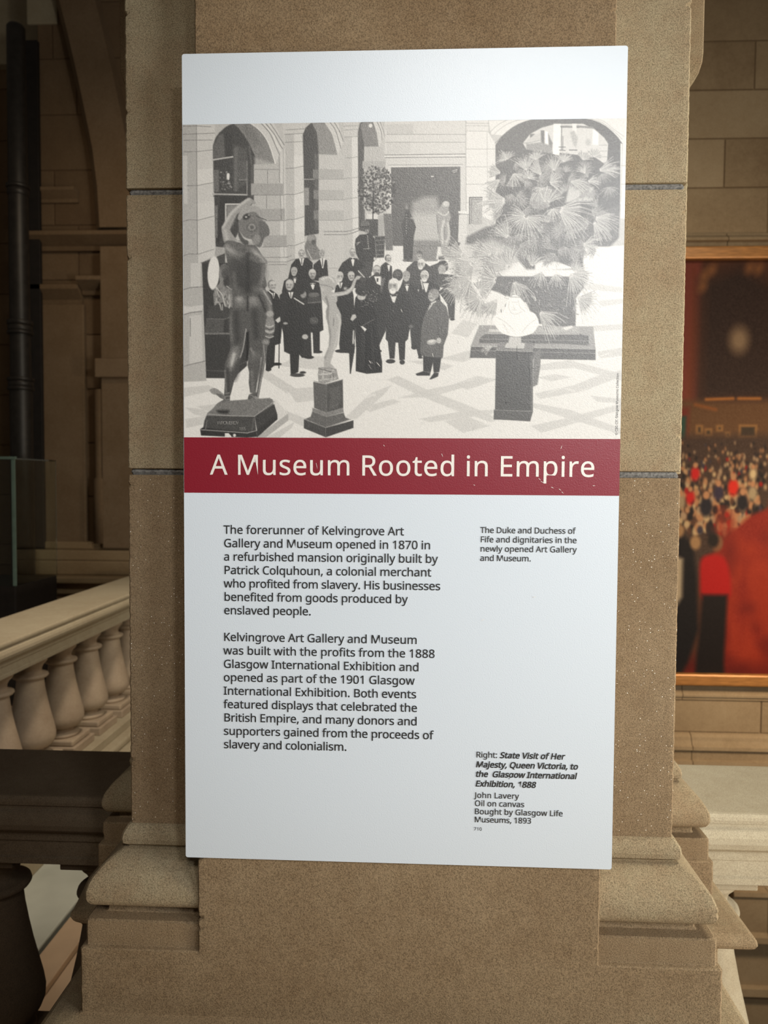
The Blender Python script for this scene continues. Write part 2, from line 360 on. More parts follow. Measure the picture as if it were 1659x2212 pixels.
    P('410,160 440,115 540,118 590,250 604,325 612,400 455,400 430,280', .53, 1.4, False, mottle=.02); P('545,118 640,112 685,270 650,340 615,405 590,240', .86)
    for q in ('590,115 640,230 650,330', '625,114 670,240 680,290'): L(q, .52, 1.3, sm=True)
    O(520, 165, 22, 22, .93)
    P('450,400 655,400 690,560 700,1100 445,1100', .78, mottle=.012); P('430,562 692,562 692,640 430,640', .72)
    P('680,110 1590,100 1590,485 680,492', .87, mottle=.008); P('695,150 1000,145 1000,260 700,260', .82, mottle=.01); P('700,350 960,350 960,470 700,480', .84)
    P('690,500 1590,485 1590,1600 690,1500', .86, mottle=.008)
    L('680,492 1588,482', .50, 1.4); L('680,508 1588,500', .93, 2.4); L('690,522 1580,516', .48, 1.4); L('720,606 1550,600', .62, 1.3); L('740,622 1530,616', .93, 2)
    P('750,632 1525,622 1528,1470 1490,1570 760,1570', .40, 1, mottle=.035)
    P('985,1020 1120,960 1260,960 1300,1100 1305,1455 985,1462', .66, 6, mottle=.02); P('985,1150 1290,1150 1305,1455 985,1462', .80, 8, alpha=.8, mottle=.02)
    P('985,1455 1305,1455 1272,1680 985,1690', .56, 1, mottle=.02); L('985,1512 1290,1512', .45, 1.2)
    P('660,1480 790,1510 890,1510 880,1690 600,1720', .93, 1); P('1275,1520 1330,1520 1330,1660 1255,1660', .92, 1); P('1380,1520 1440,1520 1440,1570 1700,1560 1700,1700 1380,1700', .93, 1)
    O(1205, 733, 7, 9, 1.); O(1222, 733, 6, 8, 1.); L('1440,672 1490,656', .85, 1.5); L('1450,690 1485,676', .8, 1.2)
    P('1590,100 1700,100 1700,1140 1590,1140', .92); P('1500,1120 1620,1120 1620,1160 1505,1150', .93, .8); L('1500,1150 1620,1160', .55, 1.2); P('1510,1160 1600,1165 1600,1480 1500,1470', .87)
    for y in (128, 165, 232, 430, 628, 826, 1022): L([(1590, y), (1700, y)], .60, 1.1)
    L('1587,100 1590,1120', .66, 1.1)
    for q in ('222,170 400,165', '225,215 395,205', '225,292 382,287', '-60,765 215,762 240,755 382,740', '-60,995 220,995 232,988 386,965', '-60,1222 225,1225 240,1220 386,1190', '240,525 312,524 380,510', '700,262 1000,262 1590,262', '690,350 1580,350'): L(q, .55, 1., alpha=.8)
    for q in ('0,1350 230,1350 300,1340 405,1305', '0,1385 235,1385 310,1370 400,1335'): L(q, .58, 1.8)
    L('-60,1760 160,1760', .66, 1)
    # bay tree in its tub, barrel
    P('480,1155 605,1155 605,1212 480,1212', .9); P('470,1212 610,1212 610,1400 480,1400', .30, 1, mottle=.02); P('605,1170 665,1170 665,1400 605,1400', .7)
    P('665,1150 760,1150 770,1560 690,1560', .46, 1.4, mottle=.03)
    for i in range(760):
        a, q = R.uniform(0, 6.283), math.sqrt(R.rand())
        x, y = 590 + math.cos(a) * q * 208, 880 + math.sin(a) * q * 268
        O(x, y, R.uniform(6, 15), R.uniform(5, 12), R.choice([.22, .28, .34, .34, .5, .66]), .7, R.uniform(0, 3))
    L('550,900 548,1210', .16, 1.8)
    P('568,1405 682,1402 672,1640 590,1645', .30, 1)
    for y in (1450, 1500, 1560, 1610): L([(578, y), (676, y - 6)], .6, 1)
    # left foreground niche, screen with oval plaque, moulded pier foot
    S.frame(*FA); P('225,1700 385,1640 500,1585 500,1900 240,1900', .33, 1); P('395,1520 480,1530 505,1590 240,1695 380,1620', .70, 1)
    S.frame(*FD)
    P('20,-60 260,-60 262,420 245,520 285,1040 290,1260 30,1270', .76, 1, mottle=.012); P('115,-60 225,-60 225,200 115,210', .84)
    L('25,240 110,215 255,205', .5, 1.4); P('20,420 110,430 262,405 240,470 110,490 30,515', .86, .8); L('30,520 110,495 240,480', .5, 1.5)
    P('100,530 235,520 250,1040 100,1080', .84, 1); L('110,560 110,760', .6, 2); L('30,1100 110,1075 285,1035', .55, 1.6)
    P('255,-60 560,-60 600,400 590,1230 290,1225 285,1020 262,520', .25, 1.2, mottle=.02)
    P('240,-60 740,-60 745,1090 655,1170 560,1225 290,1225', .26, 1)
    O(370, 50, 66, 190, .93, .8, .05)
    P('310,425 470,430 545,430 545,560 300,565', .30, 1); P('290,565 490,570 480,720 270,720', .36, 1, mottle=.02); L('290,563 490,568 560,545', .55, 1.2)
    P('275,720 560,720 560,740 275,740', .5, .8); L('290,1140 490,1150 745,1040', .4, 1.6)
    P('740,640 760,640 755,1030 745,1040', .18, 1)
    # bronze bust against the screen
    P('430,60 440,-20 500,-55 550,-20 565,120 585,220 585,440 500,430 480,380 430,390 380,420 365,290 400,200 440,160', .55, 1.2, mottle=.05)
    O(490, -10, 48, 38, .45); O(500, 60, 42, 60, .38, 1.5); O(530, 150, 50, 70, .28, 2)
    for i in range(26):
        x, y = R.uniform(375, 570), R.uniform(200, 420); L([(x, y), (x + R.uniform(-20, 25), y + R.uniform(20, 80))], R.choice([.35, .72, .85]), 1.6, 1)
    L('400,210 470,300 500,420', .85, 2.2, 1); L('520,200 580,240', .85, 2, 1)
    # white pavement slab edges round the bronze figure's block
    P('850,1890 1205,1620 1210,1700 940,1905', .74, 1); P('940,1905 1275,1720 1250,1780 1100,1905', .86, 1); P('1040,1450 1205,1620 1100,1700 1060,1600', .90, 1)

    # ---------------- people
    def face(x, y, r, turn=0, hair=.25, beard=None, bald=False, skin=.74):
        O(x - turn * r * .30, y - r * .16, r * .76, r * .90, hair, .8)
        O(x + turn * r * .14, y + r * .14, r * .63, r * .86, skin, .8)
        O(x - turn * r * .75 - r * .05, y + r * .12, r * .13, r * .22, skin - .08, .6)
        if bald: O(x + turn * r * .05, y - r * .42, r * .62, r * .46, skin + .08, 1.2)
        else: O(x - turn * r * .1, y - r * .62, r * .60, r * .30, hair, .8)
        O(x + turn * r * .2 - r * .36, y + r * .30, r * .22, r * .40, skin - .12, 1.6, alpha=.6)
        for dx in (-.26, .28):
            O(x + r * dx + turn * r * .3, y - r * .03, r * .20, r * .13, skin - .22, .9, alpha=.75)
            L([(x + r * dx - r * .16 + turn * r * .3, y - r * .17), (x + r * dx + r * .16 + turn * r * .3, y - r * .17)], skin - .3, .8, .7, alpha=.7)
        L([(x + turn * r * .42 + r * .02, y), (x + turn * r * .52 + r * .03, y + r * .32)], skin + .12, 1.2, .8)
        O(x + turn * r * .5 + r * .02, y + r * .36, r * .15, r * .07, skin - .2, .8, alpha=.7)
        if beard is not None:
            O(x + turn * r * .22, y + r * .72, r * .46, r * .40, beard, 1.)
            L([(x - r * .34 + turn * r * .3, y + r * .50), (x + turn * r * .3, y + r * .43), (x + r * .34 + turn * r * .3, y + r * .50)], beard * .92, 1.6, .7)
            L([(x - r * .14 + turn * r * .3, y + r * .58), (x + r * .16 + turn * r * .3, y + r * .58)], beard * .6, .8, .6, alpha=.7)
        else:
            L([(x - r * .26 + turn * r * .3, y + r * .50), (x + r * .28 + turn * r * .3, y + r * .50)], .42, 1.3, .7)
            O(x + turn * r * .2, y + r * .80, r * .26, r * .16, skin + .05, 1.2)
    def shirt(x, y, w, h, tie=None):
        P([(x - w, y), (x + w, y - 1), (x + w * .3, y + h), (x - w * .1, y + h)], .94, .6)
        if tie == 'bow': P([(x - w * .8, y + 2), (x - w * .8, y + h * .28), (x, y + h * .14), (x + w * .8, y + h * .28), (x + w * .8, y + 2), (x, y + h * .12)], .18, .5)
        elif tie: L([(x, y + 2), (x + 1, y + h * .8)], .2, 1.6, .5)
    def coat(pts, tone=.215, m=.018): P(pts, tone, .8, mottle=m)

    S.frame(*FB)   # constables and back row
    coat('345,1500 355,1430 400,1385 520,1375 570,1430 585,1660 550,1690 540,1800 440,1800 400,1680 360,1600', .25)
    O(458, 1290, 56, 60, .36); O(462, 1262, 48, 44, .44, 1); L('405,1300 515,1290', .2, 1.8); face(480, 1335, 36, .3, .3, None, False, .62)
    for k in range(8): O(488 + k * 1.6, 1402 + k * 20, 5, 5, .95, .4)
    L('440,1545 520,1540', .8, 1.2, alpha=.6); P('440,1690 540,1685 530,1850 450,1850', .3, 1); O(568, 1655, 14, 18, .85)
    L('365,1480 405,1465 365,1500', .75, 1.2)
    coat('905,1180 945,1200 1000,1215 1030,1300 1005,1400 990,1690 890,1685 885,1400 870,1280', .30); O(925, 1062, 22, 32, .46); O(925, 1080, 14, 20, .6, .8); coat('905,1110 950,1110 985,1190 905,1200', .30)
    for k in range(8): O(922, 1165 + k * 29, 4, 4, .95, .4)
    O(905, 1672, 26, 10, .45); O(970, 1672, 22, 11, .45)
    # veiled nude figure beyond the doorway
    P('1320,1040 1345,1012 1385,1012 1405,1050 1395,1100 1420,1190 1400,1240 1410,1320 1415,1400 1395,1490 1350,1570 1335,1610 1315,1590 1305,1470 1300,1390 1275,1380 1262,1270 1258,1150 1290,1090', .66, 1.2, True, mottle=.02)
    O(1365, 1040, 36, 30, .84, 1.5); L('1275,1130 1350,1170 1395,1130', .88, 2.4, 1.2, True); L('1345,1230 1320,1330 1330,1480', .86, 4, 2.5, True); L('1385,1250 1400,1380 1370,1470', .85, 3, 2, True); L('1350,1310 1352,1440', .5, 1.6, 1); L('1262,1170 1280,1370', .52, 1.5, 1)
    P('1280,1625 1350,1620 1350,1665 1280,1665', .42, 1)
    O(1385, 1600, 50, 62, .72); face(1388, 1615, 44, -.3, .78, .85)
    face(1068, 1610, 44, -.2, .42, None); face(1085, 1715, 56, -.3, .90, .92)
    coat('860,1960 925,1760 1010,1680 1120,1690 1180,1740 1280,1700 1300,2000 870,2000', .31); face(1068, 1612, 44, -.2, .42, None); face(1085, 1715, 56, -.3, .90, .92)
    coat('180,1960 160,1780 205,1700 290,1640 370,1650 450,1720 500,1900 480,2000', .22); face(322, 1585, 46, .1, .6, .68, True); shirt(322, 1640, 26, 95, 'bow')
    coat('560,1960 640,1730 690,1690 760,1740 770,2000', .24); face(722, 1655, 45, .5, .36, None, True); shirt(725, 1725, 18, 70)
    P('380,1800 440,1750 520,1800 480,1960 420,1930', .30, 1); L('385,1790 450,1860', .85, 2.5)
    O(1330, 1740, 62, 70, .28); O(1320, 1770, 44, 50, .7, 1.5); coat('1230,1960 1290,1820 1500,1840 1450,2000', .34)
    S.frame(*FA)
    P('1410,1460 1430,1400 1480,1380 1520,1420 1520,1500 1560,1560 1570,1650 1440,1660 1390,1540', .52, 1.2, True, mottle=.06); O(1465, 1425, 48, 34, .62, 1.2); L('1420,1560 1470,1660', .8, 2, 1); O(1490, 1470, 24, 28, .36, 1.5)
    coat('1200,1900 1240,1720 1290,1660 1420,1640 1480,1700 1480,1900'); face(1355, 1600, 46, 0, .5, None, True); shirt(1357, 1650, 30, 80, 't')
    coat('1480,1900 1490,1720 1560,1660 1640,1670 1659,1900'); face(1585, 1595, 44, .1, .68, .7); shirt(1590, 1650, 30, 110, 't')
    S.frame(*FD)
    coat('1135,260 1160,140 1230,95 1300,90 1420,130 1420,400 1200,400'); coat('1380,700 1380,150 1450,130 1560,160 1580,330 1600,690 1560,710 1560,940 1490,950 1480,720')
    S.frame(*FA); face(1272, 1795, 48, -.1, .72, .74); face(1478, 1825, 54, .1, .84, .6)
    S.frame(*FD)
    shirt(1280, 105, 22, 60, 'bow'); shirt(1480, 165, 30, 70, 'bow')
    P('1435,300 1430,270 1550,270 1560,310 1575,370 1500,395 1420,380', .30, .8); O(1495, 295, 60, 24, .45, .8); L('1430,385 1580,375', .55, 1.6, 1, True)
    O(1540, 935, 48, 16, .22)
    # man in tail coat with a walking stick, turned to the right
    coat('975,250 1010,235 1085,290 1150,430 1150,500 1120,840 1060,860 1050,1080 1120,1080 1050,1090 1000,1130 955,1130 955,900 940,600'); face(1030, 190, 58, .6, .5, None, True); shirt(1040, 275, 20, 60, 't')
    O(985, 1130, 32, 22, .2); O(1080, 1070, 52, 16, .18); L('1108,600 1102,1115', .12, 1.8); P('1060,580 1110,540 1140,580 1090,610', .85, 1); L('985,250 1030,290', .92, 2.5)
    # two men conversing in long coats
    coat('1110,300 1170,245 1290,260 1400,320 1450,500 1470,1000 1360,1000 1160,760 1120,600', .23); face(1220, 185, 62, -.2, .68, None, True); shirt(1235, 265, 30, 70, 't')
    coat('1200,380 1270,330 1350,350 1430,430 1450,560 1440,720 1380,800 1370,930 1330,960 1320,1160 1235,1200 1225,960 1160,930 1150,720 1130,620', .21)
    O(1340, 270, 72, 66, .24); O(1375, 290, 34, 42, .62, 1.2); O(1330, 250, 62, 46, .22, 1.2); L('1275,335 1380,400', .9, 2.6, .8)
    O(1395, 765, 34, 28, .78, 1); O(1310, 1195, 80, 20, .3); O(1370, 1165, 36, 14, .25); O(1440, 995, 54, 18, .2); O(1175, 615, 24, 14, .7, 1); O(1495, 585, 50, 40, .35, 1)
    L('1455,560 1520,600', .45, 2)
    S.frame(*FE)
    # central group
    coat('700,760 690,560 740,560 780,500 780,760', .3)
    coat('110,300 135,190 230,160 300,180 330,300 350,600 340,950 180,945 170,840 190,600', .21)
    face(178, 90, 54, .1, .84, .88, True); face(305, 85, 52, .1, .7, None, True); shirt(180, 160, 30, 60, 't'); O(238, 225, 20, 18, .7, 2)
    O(180, 925, 56, 18, .22)
    coat('430,200 480,120 560,70 700,90 740,140 740,400 690,700 600,900 560,900 440,600', .23); face(592, 25, 60, 0, .52, .32, True); shirt(598, 90, 38, 60); P('560,90 600,150 640,90 650,200 590,170', .94, .6); P('590,110 610,110 605,150 590,150', .2, .5); P('640,110 690,100 640,280 630,240', .42, 1.2)
    coat('830,250 880,165 960,165 1040,180 1060,300 1090,560 1030,760 1030,880 980,880 960,640 850,400', .26); O(825, 75, 58, 66, .30, 1); O(825, 60, 40, 34, .4, 2); face(922, 85, 56, 0, .66, .74); shirt(928, 175, 26, 80, 'bow')
    coat('1040,300 1080,190 1170,140 1280,190 1310,400 1200,700 1090,1000 1060,1000 1010,800 1000,600', .26); face(1125, 85, 62, -.1, .90, .93, True); shirt(1140, 165, 34, 100); L('1085,130 1110,230', .9, 2.5)
    coat('1280,260 1350,210 1470,300 1460,560 1400,560 1380,400', .32); O(1437, 570, 26, 14, .25)
    O(1010, 885, 34, 24, .24); O(625, 925, 20, 14, .3)
    # stout man with white beard in a frock coat
    coat('690,330 720,280 820,255 900,280 960,320 990,420 990,560 950,720 940,790 910,820 905,1020 845,1030 830,830 800,830 790,1010 735,1010 715,820 690,790 700,560', .235)
    face(775, 195, 82, -.35, .93, .95); P('740,300 820,290 790,385 770,380', .95, .7); P('755,300 810,292 812,310 756,314', .15, .5)
    O(745, 1040, 52, 24, .25); O(875, 1050, 30, 26, .25); O(975, 650, 26, 20, .42, 1)
    # lady in a long dark dress and plumed hat, parasol in hand
    coat('350,330 380,290 470,330 560,400 600,540 580,640 610,800 650,1050 650,1165 480,1180 355,1150 360,900 345,640 330,560 340,430', .19, .025)
    O(420, 315, 48, 40, .80, 1); O(440, 250, 90, 60, .22, 1.2); O(420, 200, 60, 40, .25, 2); L('350,190 480,170', .3, 2, 1.2)
    for i in range(60): O(R.uniform(400, 600), R.uniform(240, 430), 5, 4, R.choice([.4, .6, .75]), .7)
    for i in range(12):
        x = R.uniform(380, 620); L([(x * .6 + 190, 640), (x, 1130)], R.choice([.13, .27]), 1.4, 1.2)
    P('315,520 350,512 365,545 320,590 295,570', .80, 1); P('410,650 430,645 480,680 455,710 445,690', .92, .8); L('430,640 560,570', .42, 1.6)
    P('270,760 320,740 350,850 335,960 300,1180 290,1180 282,960 262,900', .22, .8); L('330,700 325,840', .94, 2.5, .8); L('345,800 350,860', .94, 2, .8); L('500,1080 530,1125', .8, 1); L('585,1050 605,1075', .8, 1); L('520,1040 545,1060', .75, 1)
    # man in grey overcoat holding his hat
    coat('1170,420 1200,360 1290,350 1370,430 1400,560 1385,740 1340,860 1330,1000 1310,1010 1290,1150 1225,1160 1215,1010 1190,1170 1115,1150 1110,990 1075,940 1090,660 1120,540', .42, .05)
    P('1110,985 1310,1000 1290,1160 1230,1170 1222,1040 1195,1160 1112,1150', .24, .8); face(1215, 300, 70, -.6, .55, None); O(1250, 285, 40, 50, .62, 1.5); L('1200,395 1250,370', .92, 2.5); P('1180,420 1230,380 1200,430 1160,480', .8, .8)
    L('1265,560 1290,760', .34, 1.6, 1); O(1205, 825, 55, 30, .72, .8, -.15); O(1205, 815, 40, 16, .9, 1.5, -.15); O(1285, 808, 28, 32, .78, 1)
    P('1025,1180 1110,1150 1190,1170 1185,1200 1040,1200', .22, .8); P('1180,1240 1230,1170 1285,1170 1275,1210 1200,1242', .22, .8); O(1080, 1000, 26, 10, .25)
    # pale marble girl reaching up, on her rocky block and pedestal
    P('-60,110 0,85 70,85 120,110 140,170 110,240 80,255 110,270 230,255 300,210 335,120 370,80 420,90 395,120 365,130 330,240 270,290 150,315 150,360 130,400 165,460 192,520 195,620 170,720 150,860 105,940 70,1060 120,1110 0,1100 0,1040 60,900 75,760 55,640 20,560 25,480 40,420 -30,340 -20,260 20,240 -50,200', .74, 1, False, mottle=.012)
    P('20,480 40,420 10,330 30,300 60,420 50,560 75,700 80,780 60,900 10,1030 0,1000 50,880 60,760 45,640', .55, 1.6, alpha=.8); L('110,560 105,640', .5, 1.6, 1.2); L('150,520 180,600 150,760 110,900', .84, 3, 2.2, True); L('90,300 250,275 320,200', .86, 2.4, 1.2, True); L('-20,120 60,100 110,150', .9, 3, 2, True); L('-40,180 60,200 100,230', .55, 1.6, 1, True)
    P('-60,1110 60,1100 140,1125 150,1180 165,1240 100,1260 0,1290 -60,1270 -70,1190', .64, 1, mottle=.06)
    for i in range(16): L([(R.uniform(-60, 120), R.uniform(1120, 1270)), (R.uniform(-40, 150), R.uniform(1130, 1270))], R.choice([.4, .85]), 1.4, 1)
    P('-120,1270 30,1300 30,1620 -110,1560', .40, .8, mottle=.02); P('30,1290 210,1245 215,1560 30,1615', .34, .8, mottle=.02); L('-110,1262 30,1295 210,1245', .6, 1.4); P('60,1340 180,1320 180,1500 150,1550 150,1570 60,1580 60,1500 80,1440', .39, 1.4, mottle=.02)
    P('-130,1560 30,1610 215,1560 220,1610 30,1660 -130,1600', .55, .8); P('-130,1600 30,1660 220,1615 240,1670 290,1690 20,1780 -220,1690 -150,1660', .42, .9, mottle=.02); L('-210,1690 20,1785 300,1690', .66, 1.5)
    P('-225,1690 20,1785 20,1890 -225,1790', .30, .8); P('20,1785 330,1700 330,1785 20,1890', .27, .8)
    # ---- tall bronze male figure seen from behind
    S.frame(*FA)
    P('700,1440 560,1470 500,1490 470,1400 460,1310 480,1270 540,1160 620,1080 700,1010 770,970 800,985 840,1020 830,1050 800,1035 780,1060 690,1110 630,1170 600,1260 560,1330 590,1390 640,1450 700,1480', .66, 1, True, mottle=.012)
    L('480,1300 560,1160 660,1060 760,990', .84, 4, 3, True); L('500,1340 520,1430', .82, 5, 4); L('560,1330 600,1240 640,1160', .35, 2, 1.5, True)
    O(800, 1260, 150, 175, .50, 1.2, .2, mottle=.02); P('640,1200 680,1100 780,1060 880,1080 940,1180 970,1220 940,1240 900,1200 830,1130 720,1160 670,1220', .68, 1.2, True); P('650,1330 700,1420 760,1460 750,1500 700,1490 650,1400', .34, 1.4, True)
    O(740, 1185, 42, 30, .22, 2, -.5); O(735, 1187, 12, 9, .85, 1.2); O(765, 1165, 10, 8, .7, 1); O(800, 1305, 62, 55, .42, 2); O(800, 1300, 42, 38, .62, 1.5); O(800, 1302, 22, 20, .38, 1.5)
    P('880,1240 960,1260 995,1330 990,1390 940,1420 900,1520 850,1510 800,1440 790,1390 880,1380', .42, 1.2, True); O(850, 1440, 46, 60, .58, 2, .3); P('930,1190 975,1215 960,1235 930,1225', .75, 1); L('850,1180 960,1220', .35, 1.8, 1)
    P('490,1480 560,1450 680,1480 720,1500 830,1500 860,1530 920,1620 970,1680 965,1740 940,1830 945,1990 580,1990 548,1900 530,1720 510,1620', .43, 1.2, True, mottle=.012)
    L('520,1530 600,1590 660,1620', .76, 7, 7, True); L('800,1560 900,1640 950,1720', .80, 6, 6, True); L('640,1650 740,1580 760,1540', .72, 4, 4, True); O(690, 1800, 120, 170, .27, 16, alpha=.9); O(840, 1830, 90, 130, .30, 14, alpha=.8); O(760, 1560, 40, 60, .34, 8, alpha=.7); L('750,1600 762,1760 758,1960', .19, 3, 5, True); L('620,1620 690,1700 700,1800', .52, 4, 5, True); L('790,1640 870,1700 880,1800', .58, 4, 5, True); L('900,1700 940,1800', .62, 5, 5)
    S.frame(*FD)
    P('540,-60 950,-60 935,90 920,170 960,250 1010,300 1030,420 1045,560 1060,640 1045,720 1000,790 990,860 960,880 925,1080 905,1260 880,1420 850,1560 835,1580 850,1440 820,1400 780,1390 765,1280 770,1160 750,1080 770,930 755,760 740,720 700,900 660,1080 650,1170 600,1260 570,1380 555,1430 550,1580 400,1580 380,1550 480,1470 490,1400 500,1200 495,1080 550,930 560,850 545,700 560,600 590,430 580,250 570,120', .36, 1, False, mottle=.014)
    O(720, 20, 150, 130, .27, 16, alpha=.9); O(740, 190, 120, 90, .25, 14, alpha=.9); L('755,-60 752,260', .19, 3, 5); O(640, 250, 40, 30, .42, 8); O(860, 230, 36, 36, .44, 8); L('600,60 610,200', .46, 4, 5); L('930,-30 925,80 905,170', .55, 5, 5)
    O(670, 370, 66, 66, .50, 8); O(820, 380, 66, 66, .50, 8); L('752,320 752,470', .17, 3, 2.5); O(660, 345, 30, 22, .68, 5); O(810, 350, 28, 22, .62, 5)
    L('575,470 560,600 580,800', .5, 4, 4, True); L('620,500 640,800', .24, 8, 8); L('830,470 850,760', .22, 8, 8)
    L('900,230 960,300 1000,420 1010,560', .58, 6, 4, True); L('880,300 930,420 970,520', .2, 3, 2, True); L('930,250 1020,400', .74, 2, 1.4)
    O(1000, 510, 44, 36, .70, 2); P('975,540 1040,560 1055,680 1020,760 960,740 950,640', .58, 1.4, True, mottle=.05)
    for k in range(5): L([(955, 640 + k * 30), (1000, 655 + k * 30), (1040, 640 + k * 30)], (.82, .3)[k % 2], 2.2, 1, True)
    O(955, 825, 40, 34, .58, 2); P('925,850 975,850 960,1000 900,1300 845,1585 838,1560 880,1300 905,1060', .42, .9); L('930,860 945,1000 890,1300 845,1560', .68, 1.6, .8); L('905,1000 880,1180 850,1380', .9, 2.4, 1.2)
    L('735,680 705,880 668,1000', .72, 2.2, 1.2, True); P('735,720 765,700 770,930 755,1030 735,1030', .15, 1.4)
    O(590, 1010, 32, 90, .70, 8, .25); L('600,960 575,1080', .85, 4, 4); O(625, 1130, 30, 100, .30, 6, .2); L('500,1140 515,1380', .55, 3, 2); L('525,1130 540,1380', .26, 5, 4)
    O(835, 1010, 40, 60, .54, 6); O(850, 1100, 60, 120, .36, 7); L('790,900 820,960', .6, 3, 3); L('800,1150 810,1380', .52, 4, 4)
    P('330,1360 380,1340 440,1370 490,1420 500,1460 460,1455 410,1420 350,1400', .60, 1, True, mottle=.07); P('400,1400 480,1420 490,1460 440,1445', .46, 1, True)
    for k in range(5): L([(500, 1400 + k * 34), (550, 1392 + k * 38)], .62, 1.4)
    P('385,1545 470,1480 550,1490 545,1585 440,1600', .44, 1, True); L('400,1540 500,1530', .66, 2, 1.5); L('385,1570 545,1590', .15, 2)
    P('765,1420 830,1400 850,1470 840,1560 760,1560 750,1520', .38, 1, True); P('830,1430 900,1470 930,1500 900,1540 850,1520', .62, 1, True, mottle=.08); L('770,1410 830,1440 770,1480 830,1520', .6, 1.4)
    # its chamfered block
    P('300,1620 350,1580 430,1500 560,1480 1000,1450 1035,1470 1055,1600 830,1660 290,1660', .50, 1, mottle=.04)
    P('290,1650 830,1655 850,1830 760,1845 250,1800 270,1700', .31, .9, mottle=.035); P('830,1655 1050,1520 1080,1620 1085,1690 860,1830', .27, .9, mottle=.035); L('300,1632 560,1650 830,1655 1050,1490', .68, 1.8)
    P('220,1800 250,1780 760,1835 850,1815 860,1885 740,1895 230,1870', .21, .9); P('850,1815 1085,1630 1085,1690 860,1890', .23, .9); L('225,1805 750,1842 855,1815', .66, 1.8)
    P('410,1590 540,1590 520,1625 440,1620', .2, 3, True); P('497,1845 540,1845 568,1875 572,1910 497,1910', .93, .6); O(605, 1868, 17, 17, .9); L('300,1700 280,1800', .5, 1.6, 1.2); L('820,1680 800,1820', .46, 1.6, 1.2)

    # ---------------- the big arch on the right with the palms in front
    S.frame(*FC)
    P('-10,90 215,95 218,215 -10,215', .90); P('-10,210 205,210 290,340 300,1150 -10,1000', .92); P('215,100 1650,60 1650,1100 1560,1100 1580,330 240,240', .93)
    for y in (125, 150, 205): L([(-10, y), (215, y + 3)], .72, 1.1)
    for y in (390, 572, 750, 938): L([(-10, y), (290, y)], .70, 1.1)
    L('215,90 218,215', .7, 1.1); L('200,215 200,560', .75, 1.); L('205,590 200,900', .75, 1.)
    for q, t in (('225,225 300,150 400,95 480,76', .72), ('250,265 330,185 450,115 600,78', .76), ('280,330 400,215 520,135 680,82', .6), ('1310,76 1400,110 1500,190 1600,260', .78), ('1250,76 1380,120 1500,210 1582,290', .74)): L(q, t, 1.3, sm=True)
    P('285,350 335,275 400,215 455,172 520,135 595,105 680,80 1180,74 1270,90 1350,118 1420,158 1480,208 1540,270 1585,335 1560,940 1540,1300 1450,1380 290,1380', .40, .9, False, mottle=.04)
    P('565,330 640,235 760,170 900,132 1180,130 1300,185 1400,275 1440,335 1425,560 1300,470 600,390', .86, 1, mottle=.02)
    P('880,132 955,132 940,460 870,440', .97); P('640,235 690,235 690,290 640,290', .45, 1); P('690,235 750,230 750,300 600,310', .8, 1); P('750,200 785,200 785,340 752,330', .42, 1.4); P('795,205 822,215 830,350 792,350', 1., .8); P('825,230 870,330 860,420 830,360', .5, 1.4)
    L('960,160 1140,165', .55, 4.5); L('1120,158 1280,170', .55, 4.5); P('1070,130 1115,130 1115,330 1080,330', .93); P('1280,185 1340,225 1338,350 1278,345', .97); L('962,160 962,400', .35, 1.4); L('975,260 975,400', .35, 1.2); L('935,370 1000,370', .3, 1.3); L('940,400 1000,405', .3, 1.3)
    P('1050,220 1090,200 1130,280 1110,380 1080,340', .72, 2, mottle=.08); O(1235, 320, 26, 34, .75, 2); L('570,330 640,320 750,300', .6, 1.3); P('600,335 760,320 860,360 870,440 600,390', .6, 2, mottle=.1); L('1040,400 1120,400', .35, 1.8)
    for y in range(350, 640, 60): L([(1345, y), (1425, y)], .6, 1)
    P('1565,330 1600,340 1620,1100 1560,1090', .94); L('1570,560 1620,560', .65, 1.1); L('1570,750 1625,750', .65, 1.1); L('1585,330 1570,930', .7, 1)
    P('1040,760 1290,780 1290,920 1000,940', .80, 3, mottle=.03); P('640,820 840,900 830,960 640,950', .85, 3); P('300,700 660,700 660,900 330,900', .38, 4, mottle=.04)
    P('15,880 150,880 150,1160 20,1160', .70, 1, mottle=.08); L('20,1155 20,885 150,885', .3, 1.5); L('40,1140 40,905 150,905', .4, 1)
    P('180,1190 700,1060 1180,1080 1560,960 1545,1300 1450,1400 1180,1370 1180,1620 600,1620 480,1480 300,1390 -20,1360 -10,1290', .46, 3, mottle=.05)
    P('0,1400 250,1300 520,1420 500,1560 300,1700 -60,1700 -200,1600', .80, 8, alpha=.8, mottle=.04)
    P('1170,1400 1650,1380 1650,1720 1170,1720', .955, 2); P('1110,1400 1130,1400 1130,1620 1105,1620', .95, .8); P('690,1540 850,1520 1100,1610 690,1640', .95, 1.5); P('1130,1360 1185,1370 1180,1610 1135,1600', .38, 1.4)
